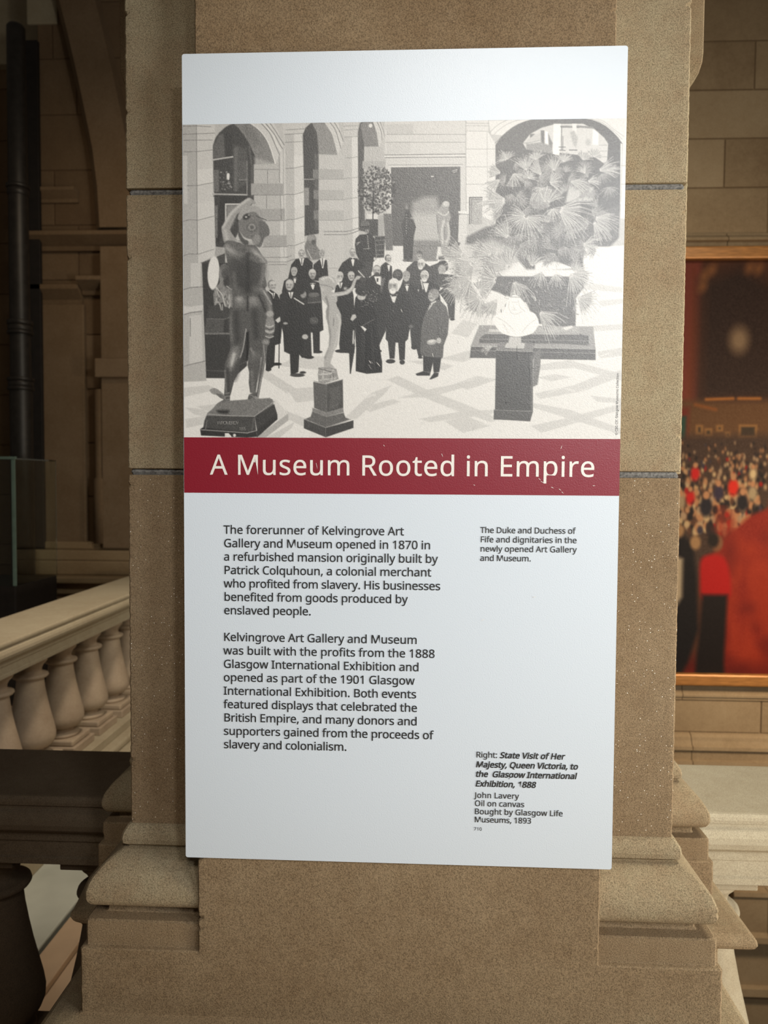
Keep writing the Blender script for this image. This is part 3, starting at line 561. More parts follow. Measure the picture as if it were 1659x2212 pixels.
    def fan(x, y, ang, rad, spread=120, n=17, lo=.42, hi=.90, w=1.5, droop=.12):
        A = [math.radians(ang - spread / 2 + spread * k / 8) for k in range(9)]
        P([(x, y)] + [(x + math.cos(a) * rad * .62, y - math.sin(a) * rad * .62) for a in A], (lo + hi) / 2 - .03, 2.5, alpha=.65, mottle=.05)
        for k in range(n):
            a = math.radians(ang - spread / 2 + spread * (k + R.uniform(-.35, .35)) / (n - 1)); r = rad * R.uniform(.72, 1.06)
            b = a + R.uniform(-.05, .05)
            p0 = (x + math.cos(a) * r * .10, y - math.sin(a) * r * .10); p1 = (x + math.cos(a) * r * .6, y - math.sin(a) * r * .6); p2 = (x + math.cos(b) * r, y - math.sin(b) * r + r * droop)
            L([p0, p1], hi * R.uniform(.9, 1.03), w * 1.25, .8, alpha=.85); L([p1, p2], hi * R.uniform(.85, 1.), w * .8, .7, alpha=.85)
            c = math.radians(spread / n * .5); L([(x + math.cos(a + c) * r * .15, y - math.sin(a + c) * r * .15), (x + math.cos(a + c) * r * .8, y - math.sin(a + c) * r * .8)], lo, w * .7, .7, alpha=.6)
    for i in range(110):
        x, y = R.uniform(300, 1480), R.uniform(480, 1550)
        if (x - 900) ** 2 / 640 ** 2 + (y - 950) ** 2 / 620 ** 2 < 1: fan(x, y, R.uniform(0, 360), R.uniform(70, 150), R.uniform(80, 170), 11, .42, .74, 1.2)
    for a in ((600, 615, 100, 210, 80, 13), (760, 660, 130, 230, 50, 9), (880, 620, 90, 200, 70, 9), (700, 500, 100, 120, 130, 15), (980, 520, 80, 120, 120, 13), (1180, 500, 70, 120, 120, 13), (400, 500, 120, 130, 160, 17), (340, 635, 165, 170, 70, 12), (330, 700, 220, 190, 60, 9), (1200, 640, 120, 100, 80, 8), (1340, 610, 15, 230, 60, 12),
              (1420, 600, 5, 150, 40, 7), (760, 790, 270, 130, 200, 13), (1290, 470, 60, 110, 140, 11), (470, 640, 300, 140, 120, 10), (620, 690, 60, 110, 140, 11), (840, 740, 20, 150, 120, 11), (1050, 720, -10, 200, 50, 8), (1230, 720, 10, 130, 70, 7), (820, 940, 60, 190, 70, 8), (790, 940, 95, 200, 60, 8),
              (400, 915, 175, 310, 62, 14), (390, 925, 215, 240, 50, 9), (600, 1080, 250, 250, 230, 27), (930, 1000, -20, 370, 95, 20), (870, 1000, -70, 120, 160, 11), (1300, 1090, -18, 250, 70, 13), (1290, 1130, -55, 230, 60, 9), (1180, 1370, 0, 200, 90, 13), (430, 1600, 120, 260, 110, 17), (330, 1460, 175, 330, 55, 14), (440, 1600, 170, 420, 50, 15), (250, 1480, 155, 290, 60, 13), (420, 1300, 130, 260, 70, 10),
              (-40, 1480, 160, 260, 80, 15), (60, 1560, 210, 300, 90, 19), (650, 1590, 70, 200, 90, 11), (300, 1640, 250, 200, 120, 15)): fan(*a)
    S.frame(*FF)
    P('235,80 1190,85 1185,200 1110,300 1105,590 960,600 700,560 600,350 240,220', .46, 1.6, mottle=.05)
    for i in range(70): L([(x := R.uniform(260, 1150), y := R.uniform(110, 480)), (x + R.uniform(-40, 40), y + R.uniform(-30, 50))], R.choice([.34, .58, .75]), 1.2, 1)
    P('120,580 1285,595 1310,825 30,800', .66, 1, mottle=.02); P('180,668 1140,672 1240,690 1240,790 970,770 120,765 120,720', .44, 1, mottle=.02); L('180,668 1140,674', .8, 1.5); L('120,722 1240,742', .62, 1.3)
    P('220,620 480,640 480,655 215,650', .85, 1); P('680,600 1140,600 1140,660 680,655', .72, 1.5, mottle=.05); P('960,610 1060,585 1085,600 1010,635', .92, 1)
    P('35,798 1310,825 1310,938 22,915', .42, .9, mottle=.02); L('30,840 1310,870', .62, 1.2); L('35,798 1310,825', .75, 1.4)
    for a in ((730, 440, -40, 290, 70, 15), (470, 130, -60, 260, 80, 11), (760, 40, -110, 160, 90, 9), (1050, 60, -45, 300, 100, 17), (1130, 300, -30, 230, 100, 15), (300, 120, 170, 260, 130, 15), (120, 290, 190, 250, 140, 19), (140, 300, 250, 260, 90, 13), (300, 320, 230, 260, 60, 11), (40, 100, 200, 300, 120, 19), (-60, 180, 200, 220, 130, 17), (120, 220, 30, 130, 200, 17), (1100, 40, 60, 160, 120, 13), (900, 60, -80, 130, 110, 9)): fan(*a, droop=.22)
    for a in ((700, 330, 120, 90, 30, 5), (250, 800, 200, 110, 60, 9)): fan(*a)
    # pale marble bust on its square pedestal
    P('675,880 750,815 745,1000 715,1190 665,1215', .52, 1.2, mottle=.06); P('330,755 690,772 662,852 285,838', .56, .8, mottle=.02); P('290,840 665,852 665,1460 280,1450', .36, .8, mottle=.03); L('288,838 664,851', .72, 1.3)
    P('640,900 668,880 668,1460 645,1470', .44, 1); P('270,1445 670,1462 640,1566 266,1545', .40, .8, mottle=.025); L('272,1448 668,1465', .6, 1.2)
    P('420,700 548,705 548,760 590,765 575,822 378,812 395,770 420,760', .82, .9); L('425,705 415,750', .5, 1.5, 1); L('375,818 578,828', .5, 1.6)
    P('440,290 480,270 530,290 575,350 605,420 690,465 728,545 715,600 660,665 530,700 430,690 330,645 262,540 285,480 375,435 400,350', 1.0, .9, True)
    L('440,292 530,295', .72, 2); O(450, 262, 9, 14, .8); O(480, 250, 9, 20, .85); O(512, 262, 9, 14, .8); L('478,210 478,236', .8, 1.2)
    for q in ('430,330 420,400 440,440', '520,330 540,400 590,440', '450,345 510,345', '470,380 474,410 484,412', '462,425 500,425', '300,500 400,560 480,640', '700,520 620,580 560,650', '360,560 420,660', '440,450 490,470 560,440'): L(q, .86, 1.5, 1, True)
    L('505,800 505,935', .12, .8, .5); L('627,1000 645,1190', .15, .8, .5); L('630,700 640,722', .15, 1, .5); O(680, 755, 12, 6, .25, .8); O(392, 1375, 9, 6, .15, .8); L('655,1015 685,1030', .2, .8)
    S.frame(*PX)
    for i in range(12): x, y = R.uniform(430, 1330), R.uniform(640, 930); L([(x, y), (x + R.uniform(-4, 4), y + R.uniform(3, 9))], R.choice([.99, .6]), .6, .5, alpha=.7)
    n = S.a.shape; g = (R.rand(*n).astype(np.float32) - .5); g = g + np.roll(g, 1, 0) * .6 + np.roll(g, 1, 1) * .6; S.a += g * (.045 + .05 * np.exp(-((S.a - .5) / .2) ** 2))
    return S

# ================================================================ the pier
Y0 = .006                                   # face of the middle block, just behind the panel
XS, YS = .404, Y0 + .055                    # front flanks of the shaft
XB, YB = .509, Y0 + .355                    # the deeper flanks behind them
PATH = [(-XB, .95), (-XB, .40), (-XB, YB), (-XS, YB), (-XS, YS), (XS, YS), (XS, YB), (XB, YB), (XB, .95)]
pier = thing('stone_pier', 'large buff sandstone pier with moulded base carrying the white information panel', 'pillar', (0, .4, 0))
rows = []
def shaft_rows():
    r = []; z = 1.078; joints = [1.611, 2.019, 2.43, 2.84]; top = 3.25
    tints = [.40, .62, .66, .70, .6]; k = 0
    while z < top:
        nj = joints[k] if k < len(joints) else None
        if nj is not None and z + .004 >= nj - .0054:
            r += [(nj - .0052, 0, tints[k], 0), (nj - .0046, -.0012, tints[k], 0), (nj - .0043, -.0048, None, 1), (nj, -.0030, .5, 1), (nj + .0043, -.0048, .5, 1), (nj + .0046, -.0010, tints[k + 1], 0), (nj + .0052, 0, tints[k + 1], 0)]
            k += 1; z = nj + .006; continue
        r.append((z, 0, tints[k], 0)); z += .0045
    r.append((top, 0, tints[-1], 0)); return [(a, b, c if c is not None else .5, d) for a, b, c, d in r]
m = MB(); m.sweep(PATH, shaft_rows(), jit=.0011, chip=.004); m.build('shaft', [M_pier, M_mort], pier)
# middle block, standing 55 mm proud of the flanks
m = MB()
def block_strip(x0, x1, ya, yb, z0, z1):
    zs = []; z = z0
    while z < z1: zs.append(z); z += .004
    zs.append(z1); path = [(x0, yb), (x0, ya), (x1, ya), (x1, yb)]
    m.sweep(path, [(q, 0, .43 if q < 1.1 else .34, 0) for q in zs], jit=.0008, chip=.0035, c=.0016)
block_strip(-.2845, .2865, Y0, YS + .01, .9170, 3.25)
m.build('middle_block', [M_pier], pier)
# moulded base: fillet, sloping torus, step, plinth, weathered ledge, dado
base = [(1.082, -.004), (1.080, .001), (1.078, .004), (1.068, .010), (1.060, .0115), (1.053, .0105), (1.048, .004), (1.046, .0035), (1.0450, .009), (1.0415, .0165), (1.037, .0235), (1.0315, .0300),
        (1.0255, .0360), (1.019, .0410), (1.0135, .0445), (1.009, .0468), (1.004, .0486), (.999, .0497), (.994, .0500), (.990, .0499), (.986, .0492), (.9825, .0478), (.9795, .0458), (.977, .0430), (.975, .0395), (.9737, .0355), (.973, .031), (.970, .026), (.9625, .026), (.9595, .028), (.9585, .046), (.9565, .0485), (.940, .0487), (.923, .0485),
        (.9205, .0488), (.9195, .0530), (.9175, .0548), (.88, .055), (.85, .055), (.8245, .055), (.8225, .058), (.820, .085), (.817, .100), (.814, .1055), (.810, .1095), (.806, .1112), (.801, .1115), (.796, .1095), (.792, .105), (.7905, .098), (.790, .088), (.788, .080), (.780, .078), (.778, .064), (.5, .062), (.3, .062), (.0, .062)]
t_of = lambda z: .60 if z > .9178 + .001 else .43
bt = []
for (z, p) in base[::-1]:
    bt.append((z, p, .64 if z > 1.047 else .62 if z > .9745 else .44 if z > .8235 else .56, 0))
rows2 = []
for a, b in zip(bt[:-1], bt[1:]):
    rows2.append(a); n = int(abs(b[0] - a[0]) / .006)
    for k in range(1, n): rows2.append((a[0] + (b[0] - a[0]) * k / n, a[1] + (b[1] - a[1]) * k / n, b[2], 0))
rows2.append(bt[-1])
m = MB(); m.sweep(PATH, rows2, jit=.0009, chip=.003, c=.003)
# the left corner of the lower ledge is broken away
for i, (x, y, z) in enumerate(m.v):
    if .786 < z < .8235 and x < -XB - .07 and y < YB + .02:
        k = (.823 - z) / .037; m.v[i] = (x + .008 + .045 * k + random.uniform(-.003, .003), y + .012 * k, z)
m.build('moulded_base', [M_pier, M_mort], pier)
# springing blocks high on the deeper flanks
for sx in (-1, 1):
    m = MB(); b = [(2.305, -.004), (2.315, .004), (2.328, .011), (2.345, .0155), (2.36, .0165), (2.50, .0165), (2.66, .0165), (2.66, .002)]
    pth = [(-XB, .95), (-XB, YB), (-XS - .004, YB)] if sx < 0 else [(XS + .004, YB), (XB, YB), (XB, .95)]
    m.sweep(pth, [(z, p, .58, 0) for z, p in b], jit=.0008); m.build('springing_block', [M_pier], pier)

# ================================================================ the information panel
panel = thing('information_panel', 'white information panel with archive photograph, crimson title band and black text, fixed to the pier', 'sign', (0, 0, 1.062))
def rounded(x0, x1, z0, z1, r, n=6):
    out = []
    for cx, cz, a0 in ((x1 - r, z1 - r, 0), (x0 + r, z1 - r, 90), (x0 + r, z0 + r, 180), (x1 - r, z0 + r, 270)):
        for k in range(n + 1): a = math.radians(a0 + 90 * k / n); out.append((cx + r * math.cos(a), cz + r * math.sin(a)))
    return out
ol = rounded(-.3, .3, 1.0616, 2.179, .0032); n = len(ol)
m = MB(); v = [(x, 0, z) for x, z in ol] + [(x, .0055, z) for x, z in ol]
m.add(v, [tuple(range(n)), tuple(range(2 * n - 1, n - 1, -1))] + [(i + n, (i + 1) % n + n, (i + 1) % n, i) for i in range(n)]); m.build('board', [M_white], panel)
m = MB(); m.box(-.2995, .3, -.0004, .0001, 1.5815, 1.6585); m.build('title_band', [M_band], panel)

def colour_sheet(name, xs, zs, colours, Y, mat, parent):
    nx, nz = len(xs), len(zs)
    X, Z = np.meshgrid(xs, zs); co = np.stack([X, np.full_like(X, Y), Z], -1).reshape(-1, 3).astype(np.float32)
    me = bpy.data.meshes.new(name); me.vertices.add(nx * nz); me.vertices.foreach_set('co', co.ravel())
    i = (np.arange(nz - 1)[:, None] * nx + np.arange(nx - 1)[None]).ravel()
    q = np.stack([i, i + nx, i + nx + 1, i + 1], 1).astype(np.int32)
    me.loops.add(q.size); me.loops.foreach_set('vertex_index', q.ravel()); me.polygons.add(len(q))
    me.polygons.foreach_set('loop_start', np.arange(0, q.size, 4, dtype=np.int32)); me.update(calc_edges=True); me.validate()
    a = me.color_attributes.new('Col', 'FLOAT_COLOR', 'POINT')
    c = np.ones((nx * nz, 4), np.float32); c[:, :3] = colours.reshape(-1, 3); a.data.foreach_set('color', c.ravel())
    return link(name, me, mat, parent)
def lin(c): c = np.clip(c, 0, 1); return np.where(c < .04045, c / 12.92, ((c + .055) / 1.055) ** 2.4)
S = paint_archive_photograph()
xs = np.linspace(-.2992, .3, 880); zs = np.linspace(2.0845, 1.6585, 626)
X, Z = np.meshgrid(xs, zs); R_ = np.array(CAM_R); D = np.stack([X - CAM_POS[0], np.full_like(X, -CAM_POS[1]), Z - CAM_POS[2]], -1) @ R_.T
U = D[..., 0] / D[..., 2] * FPX + 829.5 - S.x0 - .5; V = D[..., 1] / D[..., 2] * FPX + 1106 - S.y0 - .5
U = np.clip(U, 0, S.w - 1.01); V = np.clip(V, 0, S.h - 1.01); iu, iv = U.astype(int), V.astype(int); fu, fv = (U - iu)[..., None], (V - iv)[..., None]
T_ = S.a[iv, iu] * (1 - fu) * (1 - fv) + S.a[iv, iu + 1] * fu * (1 - fv) + S.a[iv + 1, iu] * (1 - fu) * fv + S.a[iv + 1, iu + 1] * fu * fv
T_ = np.clip(T_, 0, 1.); warm = np.array([1., .985, .955])
colour_sheet('archive_photograph', xs, zs, lin(T_ * warm) * .72, -.0004, M_print, panel)

GL = {
" ":[209,[]],
",":[215,[[152,87,154,84,149,65,143,45,136,23,128,1,120,-20,111,-42,102,-64,94,-84,85,-103,68,-103,50,-103,33,-103,38,-83,43,-61,49,-38,54,-15,58,8,63,31,67,54,70,74,73,93,98,93,123,93,148,93,150,90]]],
".":[215,[[58,24,58,43,58,63,63,77,72,85,82,93,93,97,107,97,121,97,132,93,142,85,152,77,157,63,157,43,157,24,152,10,142,2,132,-7,121,-11,107,-11,93,-11,82,-7,72,2,63,10]]],
"0":[459,[[419,349,419,287,419,241,416,199,409,163,402,126,391,96,376,70,360,45,341,25,316,12,292,-1,263,-8,229,-8,186,-8,150,4,122,27,94,51,73,85,60,129,46,173,39,226,39,287,39,349,46,402,58,446,71,490,91,523,119,547,146,570,183,581,229,581,271,581,307,570,335,547,364,523,385,490,399,446,412,402],[110,339,110,287,110,235,114,191,121,156,129,122,142,96,159,78,177,61,200,52,229,52,257,52,281,61,298,78,315,95,328,121,336,156,344,191,348,235,348,287,348,339,344,383,336,417,328,452,315,478,298,495,281,513,257,521,229,521,200,521,177,513,159,495,142,478,129,452,121,417,114,383]]],
"1":[459,[[285,191,285,0,262,0,239,0,216,0,216,133,216,267,216,400,216,416,216,429,216,439,216,450,217,460,217,470,218,479,218,489,219,499,210,490,203,483,196,477,189,471,180,464,169,455,149,438,129,422,108,405,96,421,84,437,71,452,123,492,175,532,226,573,246,573,265,573,285,573,285,382]]],
"3":[459,[[395,480,395,439,395,413,391,391,381,372,371,353,358,338,340,326,322,315,301,306,277,302,277,300,277,299,277,298,323,293,357,279,379,255,402,231,413,201,413,163,413,130,405,100,390,74,374,48,350,28,318,14,286,-1,244,-8,193,-8,163,-8,136,-6,110,-1,84,3,60,11,36,23,36,45,36,67,36,89,60,77,86,68,114,61,142,55,168,51,194,51,245,51,282,61,305,81,328,101,339,129,339,164,339,188,333,208,320,223,308,237,289,248,265,255,241,262,213,265,179,265,160,265,142,265,123,265,123,285,123,306,123,326,142,326,161,326,180,326,211,326,238,330,259,339,280,348,296,361,307,377,318,394,323,412,323,434,323,462,314,483,295,498,276,514,251,521,219,521,199,521,180,519,164,515,147,511,132,506,117,498,103,491,89,483,75,473,63,489,51,505,39,521,60,537,85,551,115,563,145,575,180,581,218,581,278,581,323,567,352,540,381,514]]],
"5":[459,[[202,351,221,351,260,351,294,345,322,331,351,318,374,299,389,274,405,249,413,219,413,183,413,143,404,109,387,81,370,52,346,30,314,15,282,0,244,-8,199,-8,169,-8,142,-5,116,0,90,5,68,13,51,23,51,45,51,68,51,90,70,78,93,69,121,62,148,55,175,52,200,52,228,52,253,57,274,65,295,74,311,88,323,106,335,125,341,148,341,176,341,213,329,242,306,262,283,282,247,292,197,292,182,292,165,291,146,288,127,285,111,283,99,280,88,287,76,295,64,302,71,392,79,482,86,573,182,573,277,573,373,573,373,551,373,530,373,508,297,508,222,508,146,508,141,453,137,398,132,342,141,344,154,346,169,348,185,350]]],
"7":[459,[[135,0,109,0,187,169,266,339,344,508,241,508,138,508,35,508,35,530,35,551,35,573,163,573,291,573,419,573,419,554,419,536,419,518,342,345,264,173,187,0,161,0]]],
"8":[459,[[196,581,229,581,262,581,292,575,318,565,343,555,363,539,378,519,393,499,400,473,400,443,400,420,395,400,385,383,375,366,362,351,346,338,329,325,311,313,291,303,315,292,336,279,355,265,374,251,390,234,401,216,413,197,419,175,419,148,419,116,411,89,395,65,380,42,358,24,330,11,302,-2,269,-8,231,-8,190,-8,155,-2,126,10,98,23,76,40,61,63,47,86,39,113,39,146,39,172,45,195,56,214,67,233,81,250,99,264,118,278,137,289,158,299,139,310,122,322,107,336,92,349,80,365,71,383,62,400,58,421,58,444,58,474,65,498,80,518,95,538,115,554,141,565,167,575],[108,165,108,145,108,117,118,94,138,76,158,57,188,48,229,48,268,48,298,57,319,76,339,94,350,118,350,148,350,166,345,183,335,197,325,211,311,224,293,235,275,246,254,256,229,265,225,267,221,269,217,270,193,260,173,249,157,237,141,226,129,212,121,197,112,182],[259,524,228,524,198,524,174,517,155,502,136,488,127,468,127,441,127,421,131,405,141,391,150,378,163,367,179,357,195,348,213,339,232,330,250,338,267,347,282,357,297,366,308,378,317,392,326,405,330,422,330,441,330,468,321,488,302,502,284,517]]],
"9":[459,[[417,371,417,328,417,295,415,263,410,231,406,198,398,168,387,139,375,111,360,85,340,63,320,41,295,23,265,11,234,-2,197,-8,154,-8,143,-8,131,-7,117,-6,103,-5,91,-3,82,0,82,20,82,40,82,60,91,57,103,54,115,53,128,51,141,50,152,50,190,50,221,56,245,68,269,80,289,97,303,118,318,139,328,164,334,192,341,220,345,250,346,281,344,281,342,281,341,281,333,268,323,257,310,247,298,237,283,229,266,223,248,217,228,214,204,214,172,214,143,221,118,235,93,248,74,268,61,294,47,319,40,350,40,387,40,427,48,462,63,491,78,520,99,542,127,557,154,573,186,581,223,581,250,581,276,575,299,565,323,555,343,539,361,518,379,497,392,471,402,439,412,408],[243,521,223,521,190,521,163,510,142,488,120,466,110,433,110,388,110,351,119,322,137,301,155,280,182,269,220,269,245,269,268,275,286,285,305,296,320,309,330,325,340,341,346,357,346,374,346,392,343,409,338,426,333,444,325,460,315,474,305,488,292,500,277,508,261,517]]],
":":[215,[[58,24,58,43,58,63,63,77,72,85,82,93,93,97,107,97,121,97,132,93,142,85,152,77,157,63,157,43,157,24,152,10,142,2,132,-7,121,-11,107,-11,93,-11,82,-7,72,2,63,10],[58,367,58,387,58,407,63,421,72,429,82,437,93,441,107,441,121,441,132,437,142,429,152,421,157,407,157,387,157,367,152,353,142,345,132,336,121,332,107,332,93,332,82,336,72,345,63,353]]],
"A":[512,[[462,0,437,0,414,59,391,118,368,177,292,177,217,177,141,177,118,118,96,59,73,0,49,0,24,0,0,0,75,192,149,383,224,575,245,575,267,575,289,575,363,383,437,192,512,0,487,0],[304,357,282,415,281,419,278,427,274,438,271,449,267,461,263,473,260,485,257,494,255,500,252,490,250,479,247,468,244,457,241,447,238,438,235,429,232,421,230,415,209,357,187,299,165,241,226,241,286,241,346,241,325,299]]],
"B":[521,[[187,573,241,573,313,573,367,562,404,541,440,520,459,483,459,431,459,408,455,388,446,371,438,354,426,339,409,328,393,316,373,308,350,304,350,303,350,301,350,300,374,296,395,289,415,279,435,269,450,254,461,236,472,217,478,193,478,163,478,128,470,99,454,74,438,50,415,31,385,19,356,6,320,0,279,0,212,0,145,0,78,0,78,191,78,382,78,573,132,573],[221,329,256,329,305,329,339,337,357,352,375,368,384,392,384,423,384,454,373,477,351,490,329,504,293,511,245,511,213,511,182,511,150,511,150,450,150,389,150,329,185,329],[187,269,150,269,150,199,150,130,150,61,188,61,227,61,265,61,316,61,352,71,371,91,391,110,401,136,401,168,401,189,397,206,388,221,379,236,364,248,344,256,323,265,295,269,260,269,223,269]]],
"C":[507,[[349,517,323,517,293,517,265,512,241,502,216,491,195,476,178,456,161,436,148,412,139,383,130,354,125,322,125,286,125,239,132,198,147,164,162,129,184,102,213,83,242,65,279,55,322,55,348,55,371,57,394,62,416,66,438,71,460,78,460,57,460,36,460,15,438,7,416,1,393,-2,371,-6,343,-8,312,-8,254,-8,205,4,166,28,127,52,98,86,78,131,59,175,49,227,49,287,49,330,55,370,67,406,79,442,97,473,120,499,143,525,172,545,206,559,240,574,280,581,324,581,353,581,382,578,409,572,436,566,461,558,482,547,472,527,463,506,453,486,435,494,416,501,394,508,372,514]]],
"D":[585,[[536,353,536,292,536,228,525,174,501,131,477,87,443,55,399,33,354,11,300,0,237,0,184,0,131,0,78,0,78,191,78,382,78,573,137,573,195,573,254,573,312,573,362,562,404,540,446,519,479,488,502,446,525,405],[460,214,460,289,460,340,452,382,435,415,418,447,394,471,361,487,329,503,290,511,244,511,213,511,181,511,150,511,150,361,150,211,150,62,176,62,202,62,228,62,305,62,363,81,402,119,441,157]]],
"E":[446,[[398,21,398,0,291,0,184,0,78,0,78,191,78,382,78,573,184,573,291,573,398,573,398,551,398,530,398,509,315,509,233,509,150,509,150,450,150,390,150,330,228,330,306,330,383,330,383,310,383,289,383,268,306,268,228,268,150,268,150,200,150,132,150,63,233,63,315,63,398,63,398,42]]],
"F":[416,[[150,81,150,0,126,0,102,0,78,0,78,191,78,382,78,573,184,573,291,573,398,573,398,551,398,530,398,509,315,509,233,509,150,509,150,442,150,374,150,306,227,306,305,306,383,306,383,285,383,264,383,243,305,243,227,243,150,243,150,162]]],
"G":[584,[[326,281,326,302,392,302,458,302,524,302,524,209,524,115,524,22,493,11,462,4,431,-1,399,-6,363,-8,323,-8,264,-8,214,4,173,28,133,51,102,85,81,130,59,174,49,226,49,286,49,346,61,398,84,442,108,486,142,520,186,544,230,568,283,581,346,581,378,581,408,578,437,572,465,566,492,558,516,547,507,526,498,505,489,484,469,493,446,501,421,508,395,514,369,517,342,517,296,517,257,508,225,489,192,470,167,444,150,409,133,375,124,334,124,286,124,241,132,201,146,166,161,131,184,103,216,84,247,64,289,55,340,55,365,55,387,56,404,59,422,61,438,64,452,68,452,125,452,182,452,238,410,238,368,238,326,238,326,260]]],
"H":[594,[[516,191,516,0,492,0,468,0,443,0,443,89,443,178,443,267,346,267,248,267,150,267,150,178,150,89,150,0,126,0,102,0,78,0,78,191,78,382,78,573,102,573,126,573,150,573,150,492,150,411,150,330,248,330,346,330,443,330,443,411,443,492,443,573,468,573,492,573,516,573,516,382]]],
"I":[272,[[239,14,239,0,170,0,101,0,32,0,32,14,32,28,32,42,55,47,77,52,99,57,99,210,99,362,99,515,77,520,55,526,32,531,32,545,32,559,32,573,101,573,170,573,239,573,239,559,239,545,239,531,217,526,194,520,172,515,172,362,172,210,172,57,194,52,217,47,239,42,239,28]]],
"J":[219,[[27,-152,-3,-152,-16,-152,-27,-151,-37,-150,-47,-148,-55,-145,-63,-142,-63,-122,-63,-101,-63,-81,-54,-83,-45,-85,-35,-87,-26,-88,-16,-89,-5,-89,9,-89,21,-86,33,-81,45,-76,55,-66,63,-53,70,-40,74,-21,74,3,74,193,74,383,74,573,98,573,122,573,146,573,146,385,146,197,146,9,146,-28,140,-58,128,-82,115,-106,98,-124,75,-135,53,-147]]],
"K":[496,[[418,108,496,0,468,0,440,0,411,0,344,91,276,182,209,273,189,256,169,239,150,222,150,148,150,74,150,0,126,0,102,0,78,0,78,191,78,382,78,573,102,573,126,573,150,573,150,478,150,384,150,290,166,308,182,327,199,345,215,363,232,381,249,399,300,457,352,515,403,573,431,573,460,573,488,573,412,489,336,406,261,323,339,215]]],
"L":[420,[[185,0,78,0,78,191,78,382,78,573,102,573,126,573,150,573,150,403,150,234,150,64,233,64,317,64,400,64,400,43,400,21,400,0,293,0]]],
"M":[727,[[350,0,330,0,268,167,205,335,142,502,141,502,140,502,139,502,140,491,141,478,142,461,142,445,143,426,144,407,144,387,144,368,144,347,144,231,144,116,144,0,122,0,100,0,78,0,78,191,78,382,78,573,113,573,149,573,184,573,243,416,302,260,361,103,362,103,363,103,364,103,424,260,484,416,544,573,579,573,614,573,650,573,650,382,650,191,650,0,626,0,602,0,578,0,578,117,578,235,578,352,578,371,578,389,579,408,580,426,580,444,581,460,582,476,583,490,584,501,583,501,582,501,581,501,517,334,453,167,390,0,370,0]]],
"O":[626,[[577,346,577,287,577,243,572,202,561,166,549,130,533,99,510,73,488,47,461,27,428,13,395,-1,357,-8,314,-8,269,-8,230,-1,196,13,163,27,136,47,114,73,92,99,76,130,65,167,54,203,49,244,49,288,49,347,59,398,78,442,97,486,126,520,166,545,205,569,254,581,314,581,372,581,420,569,459,545,498,521,527,486,547,442,567,398],[125,335,125,287,125,239,132,198,145,163,159,128,179,101,207,83,235,64,271,55,314,55,357,55,392,64,420,83,447,101,468,128,481,163,495,198,501,239,501,287,501,359,486,416,456,457,426,498,379,518,314,518,271,518,235,509,207,490,179,472,159,445,145,411,132,377]]],
"P":[485,[[179,573,229,573,304,573,359,558,393,528,427,499,444,458,444,404,444,381,440,358,433,336,425,315,412,295,395,278,377,261,353,248,324,238,295,228,258,223,216,223,194,223,172,223,150,223,150,149,150,74,150,0,126,0,102,0,78,0,78,191,78,382,78,573,128,573],[274,511,223,511,199,511,174,511,150,511,150,435,150,360,150,285,169,285,188,285,208,285,244,285,274,289,298,296,322,304,340,316,352,334,364,351,370,373,370,401,370,438,358,465,334,484,311,502]]],
"Q":[626,[[577,346,577,287,577,241,571,198,559,160,546,122,527,90,503,64,478,38,447,19,411,6,456,-41,502,-89,548,-136,513,-136,479,-136,444,-136,407,-93,370,-50,334,-7,330,-7,327,-7,324,-8,320,-8,317,-8,314,-8,269,-8,230,-1,196,13,163,27,136,47,114,73,92,99,76,130,65,167,54,203,49,244,49,288,49,347,59,398,78,442,97,486,126,520,166,545,205,569,254,581,314,581,372,581,420,569,459,545,498,521,527,486,547,442,567,398],[125,335,125,287,125,239,132,198,145,163,159,128,179,101,207,83,235,64,271,55,314,55,357,55,392,64,420,83,447,101,468,128,481,163,495,198,501,239,501,287,501,359,486,416,456,457,426,498,379,518,314,518,271,518,235,509,207,490,179,472,159,445,145,411,132,377]]],
"R":[499,[[183,573,236,573,283,573,323,567,353,555,384,543,407,524,422,500,437,476,444,446,444,410,444,379,439,354,427,334,416,313,402,297,385,285,367,273,349,264,330,257,382,171,434,86,487,0,459,0,431,0,403,0,356,79,310,158,264,237,226,237,188,237,150,237,150,158,150,79,150,0,126,0,102,0,78,0,78,191,78,382,78,573,130,573],[263,510,232,510,204,510,177,510,150,510,150,439,150,368,150,298,179,298,207,298,236,298,282,298,316,307,338,325,359,344,370,371,370,407,370,432,365,452,355,467,345,482,330,493,310,500,289,507]]],
"S":[440,[[403,183,403,153,403,119,394,90,378,66,361,42,337,24,307,11,276,-2,240,-8,198,-8,177,-8,156,-7,137,-5,117,-3,99,0,83,4,67,8,53,13,41,19,41,42,41,65,41,88,60,80,84,72,113,65,141,58,171,55,201,55,230,55,253,58,273,66,292,73,306,84,316,98,326,112,330,128,330,147,330,165,326,181,318,194,310,207,297,219,277,230,258,241,230,252,196,265,171,274,150,283,131,294,113,304,97,316,85,330,73,343,63,358,57,375,51,392,48,412,48,435,48,465,56,491,71,513,87,534,108,551,136,563,163,575,195,581,231,581,262,581,291,578,318,572,344,566,368,558,389,549,381,528,374,507,366,487,347,495,325,503,302,508,279,514,254,517,229,517,205,517,185,514,169,507,153,500,141,490,133,478,125,465,121,450,121,434,121,415,125,399,133,386,141,373,154,361,172,351,191,341,215,330,246,318,280,306,308,293,332,279,355,265,372,248,385,228,397,208]]],
"T":[446,[[259,170,259,0,235,0,211,0,187,0,187,170,187,339,187,509,127,509,68,509,8,509,8,530,8,551,8,573,151,573,294,573,437,573,437,551,437,530,437,509,378,509,318,509,259,509,259,339]]],
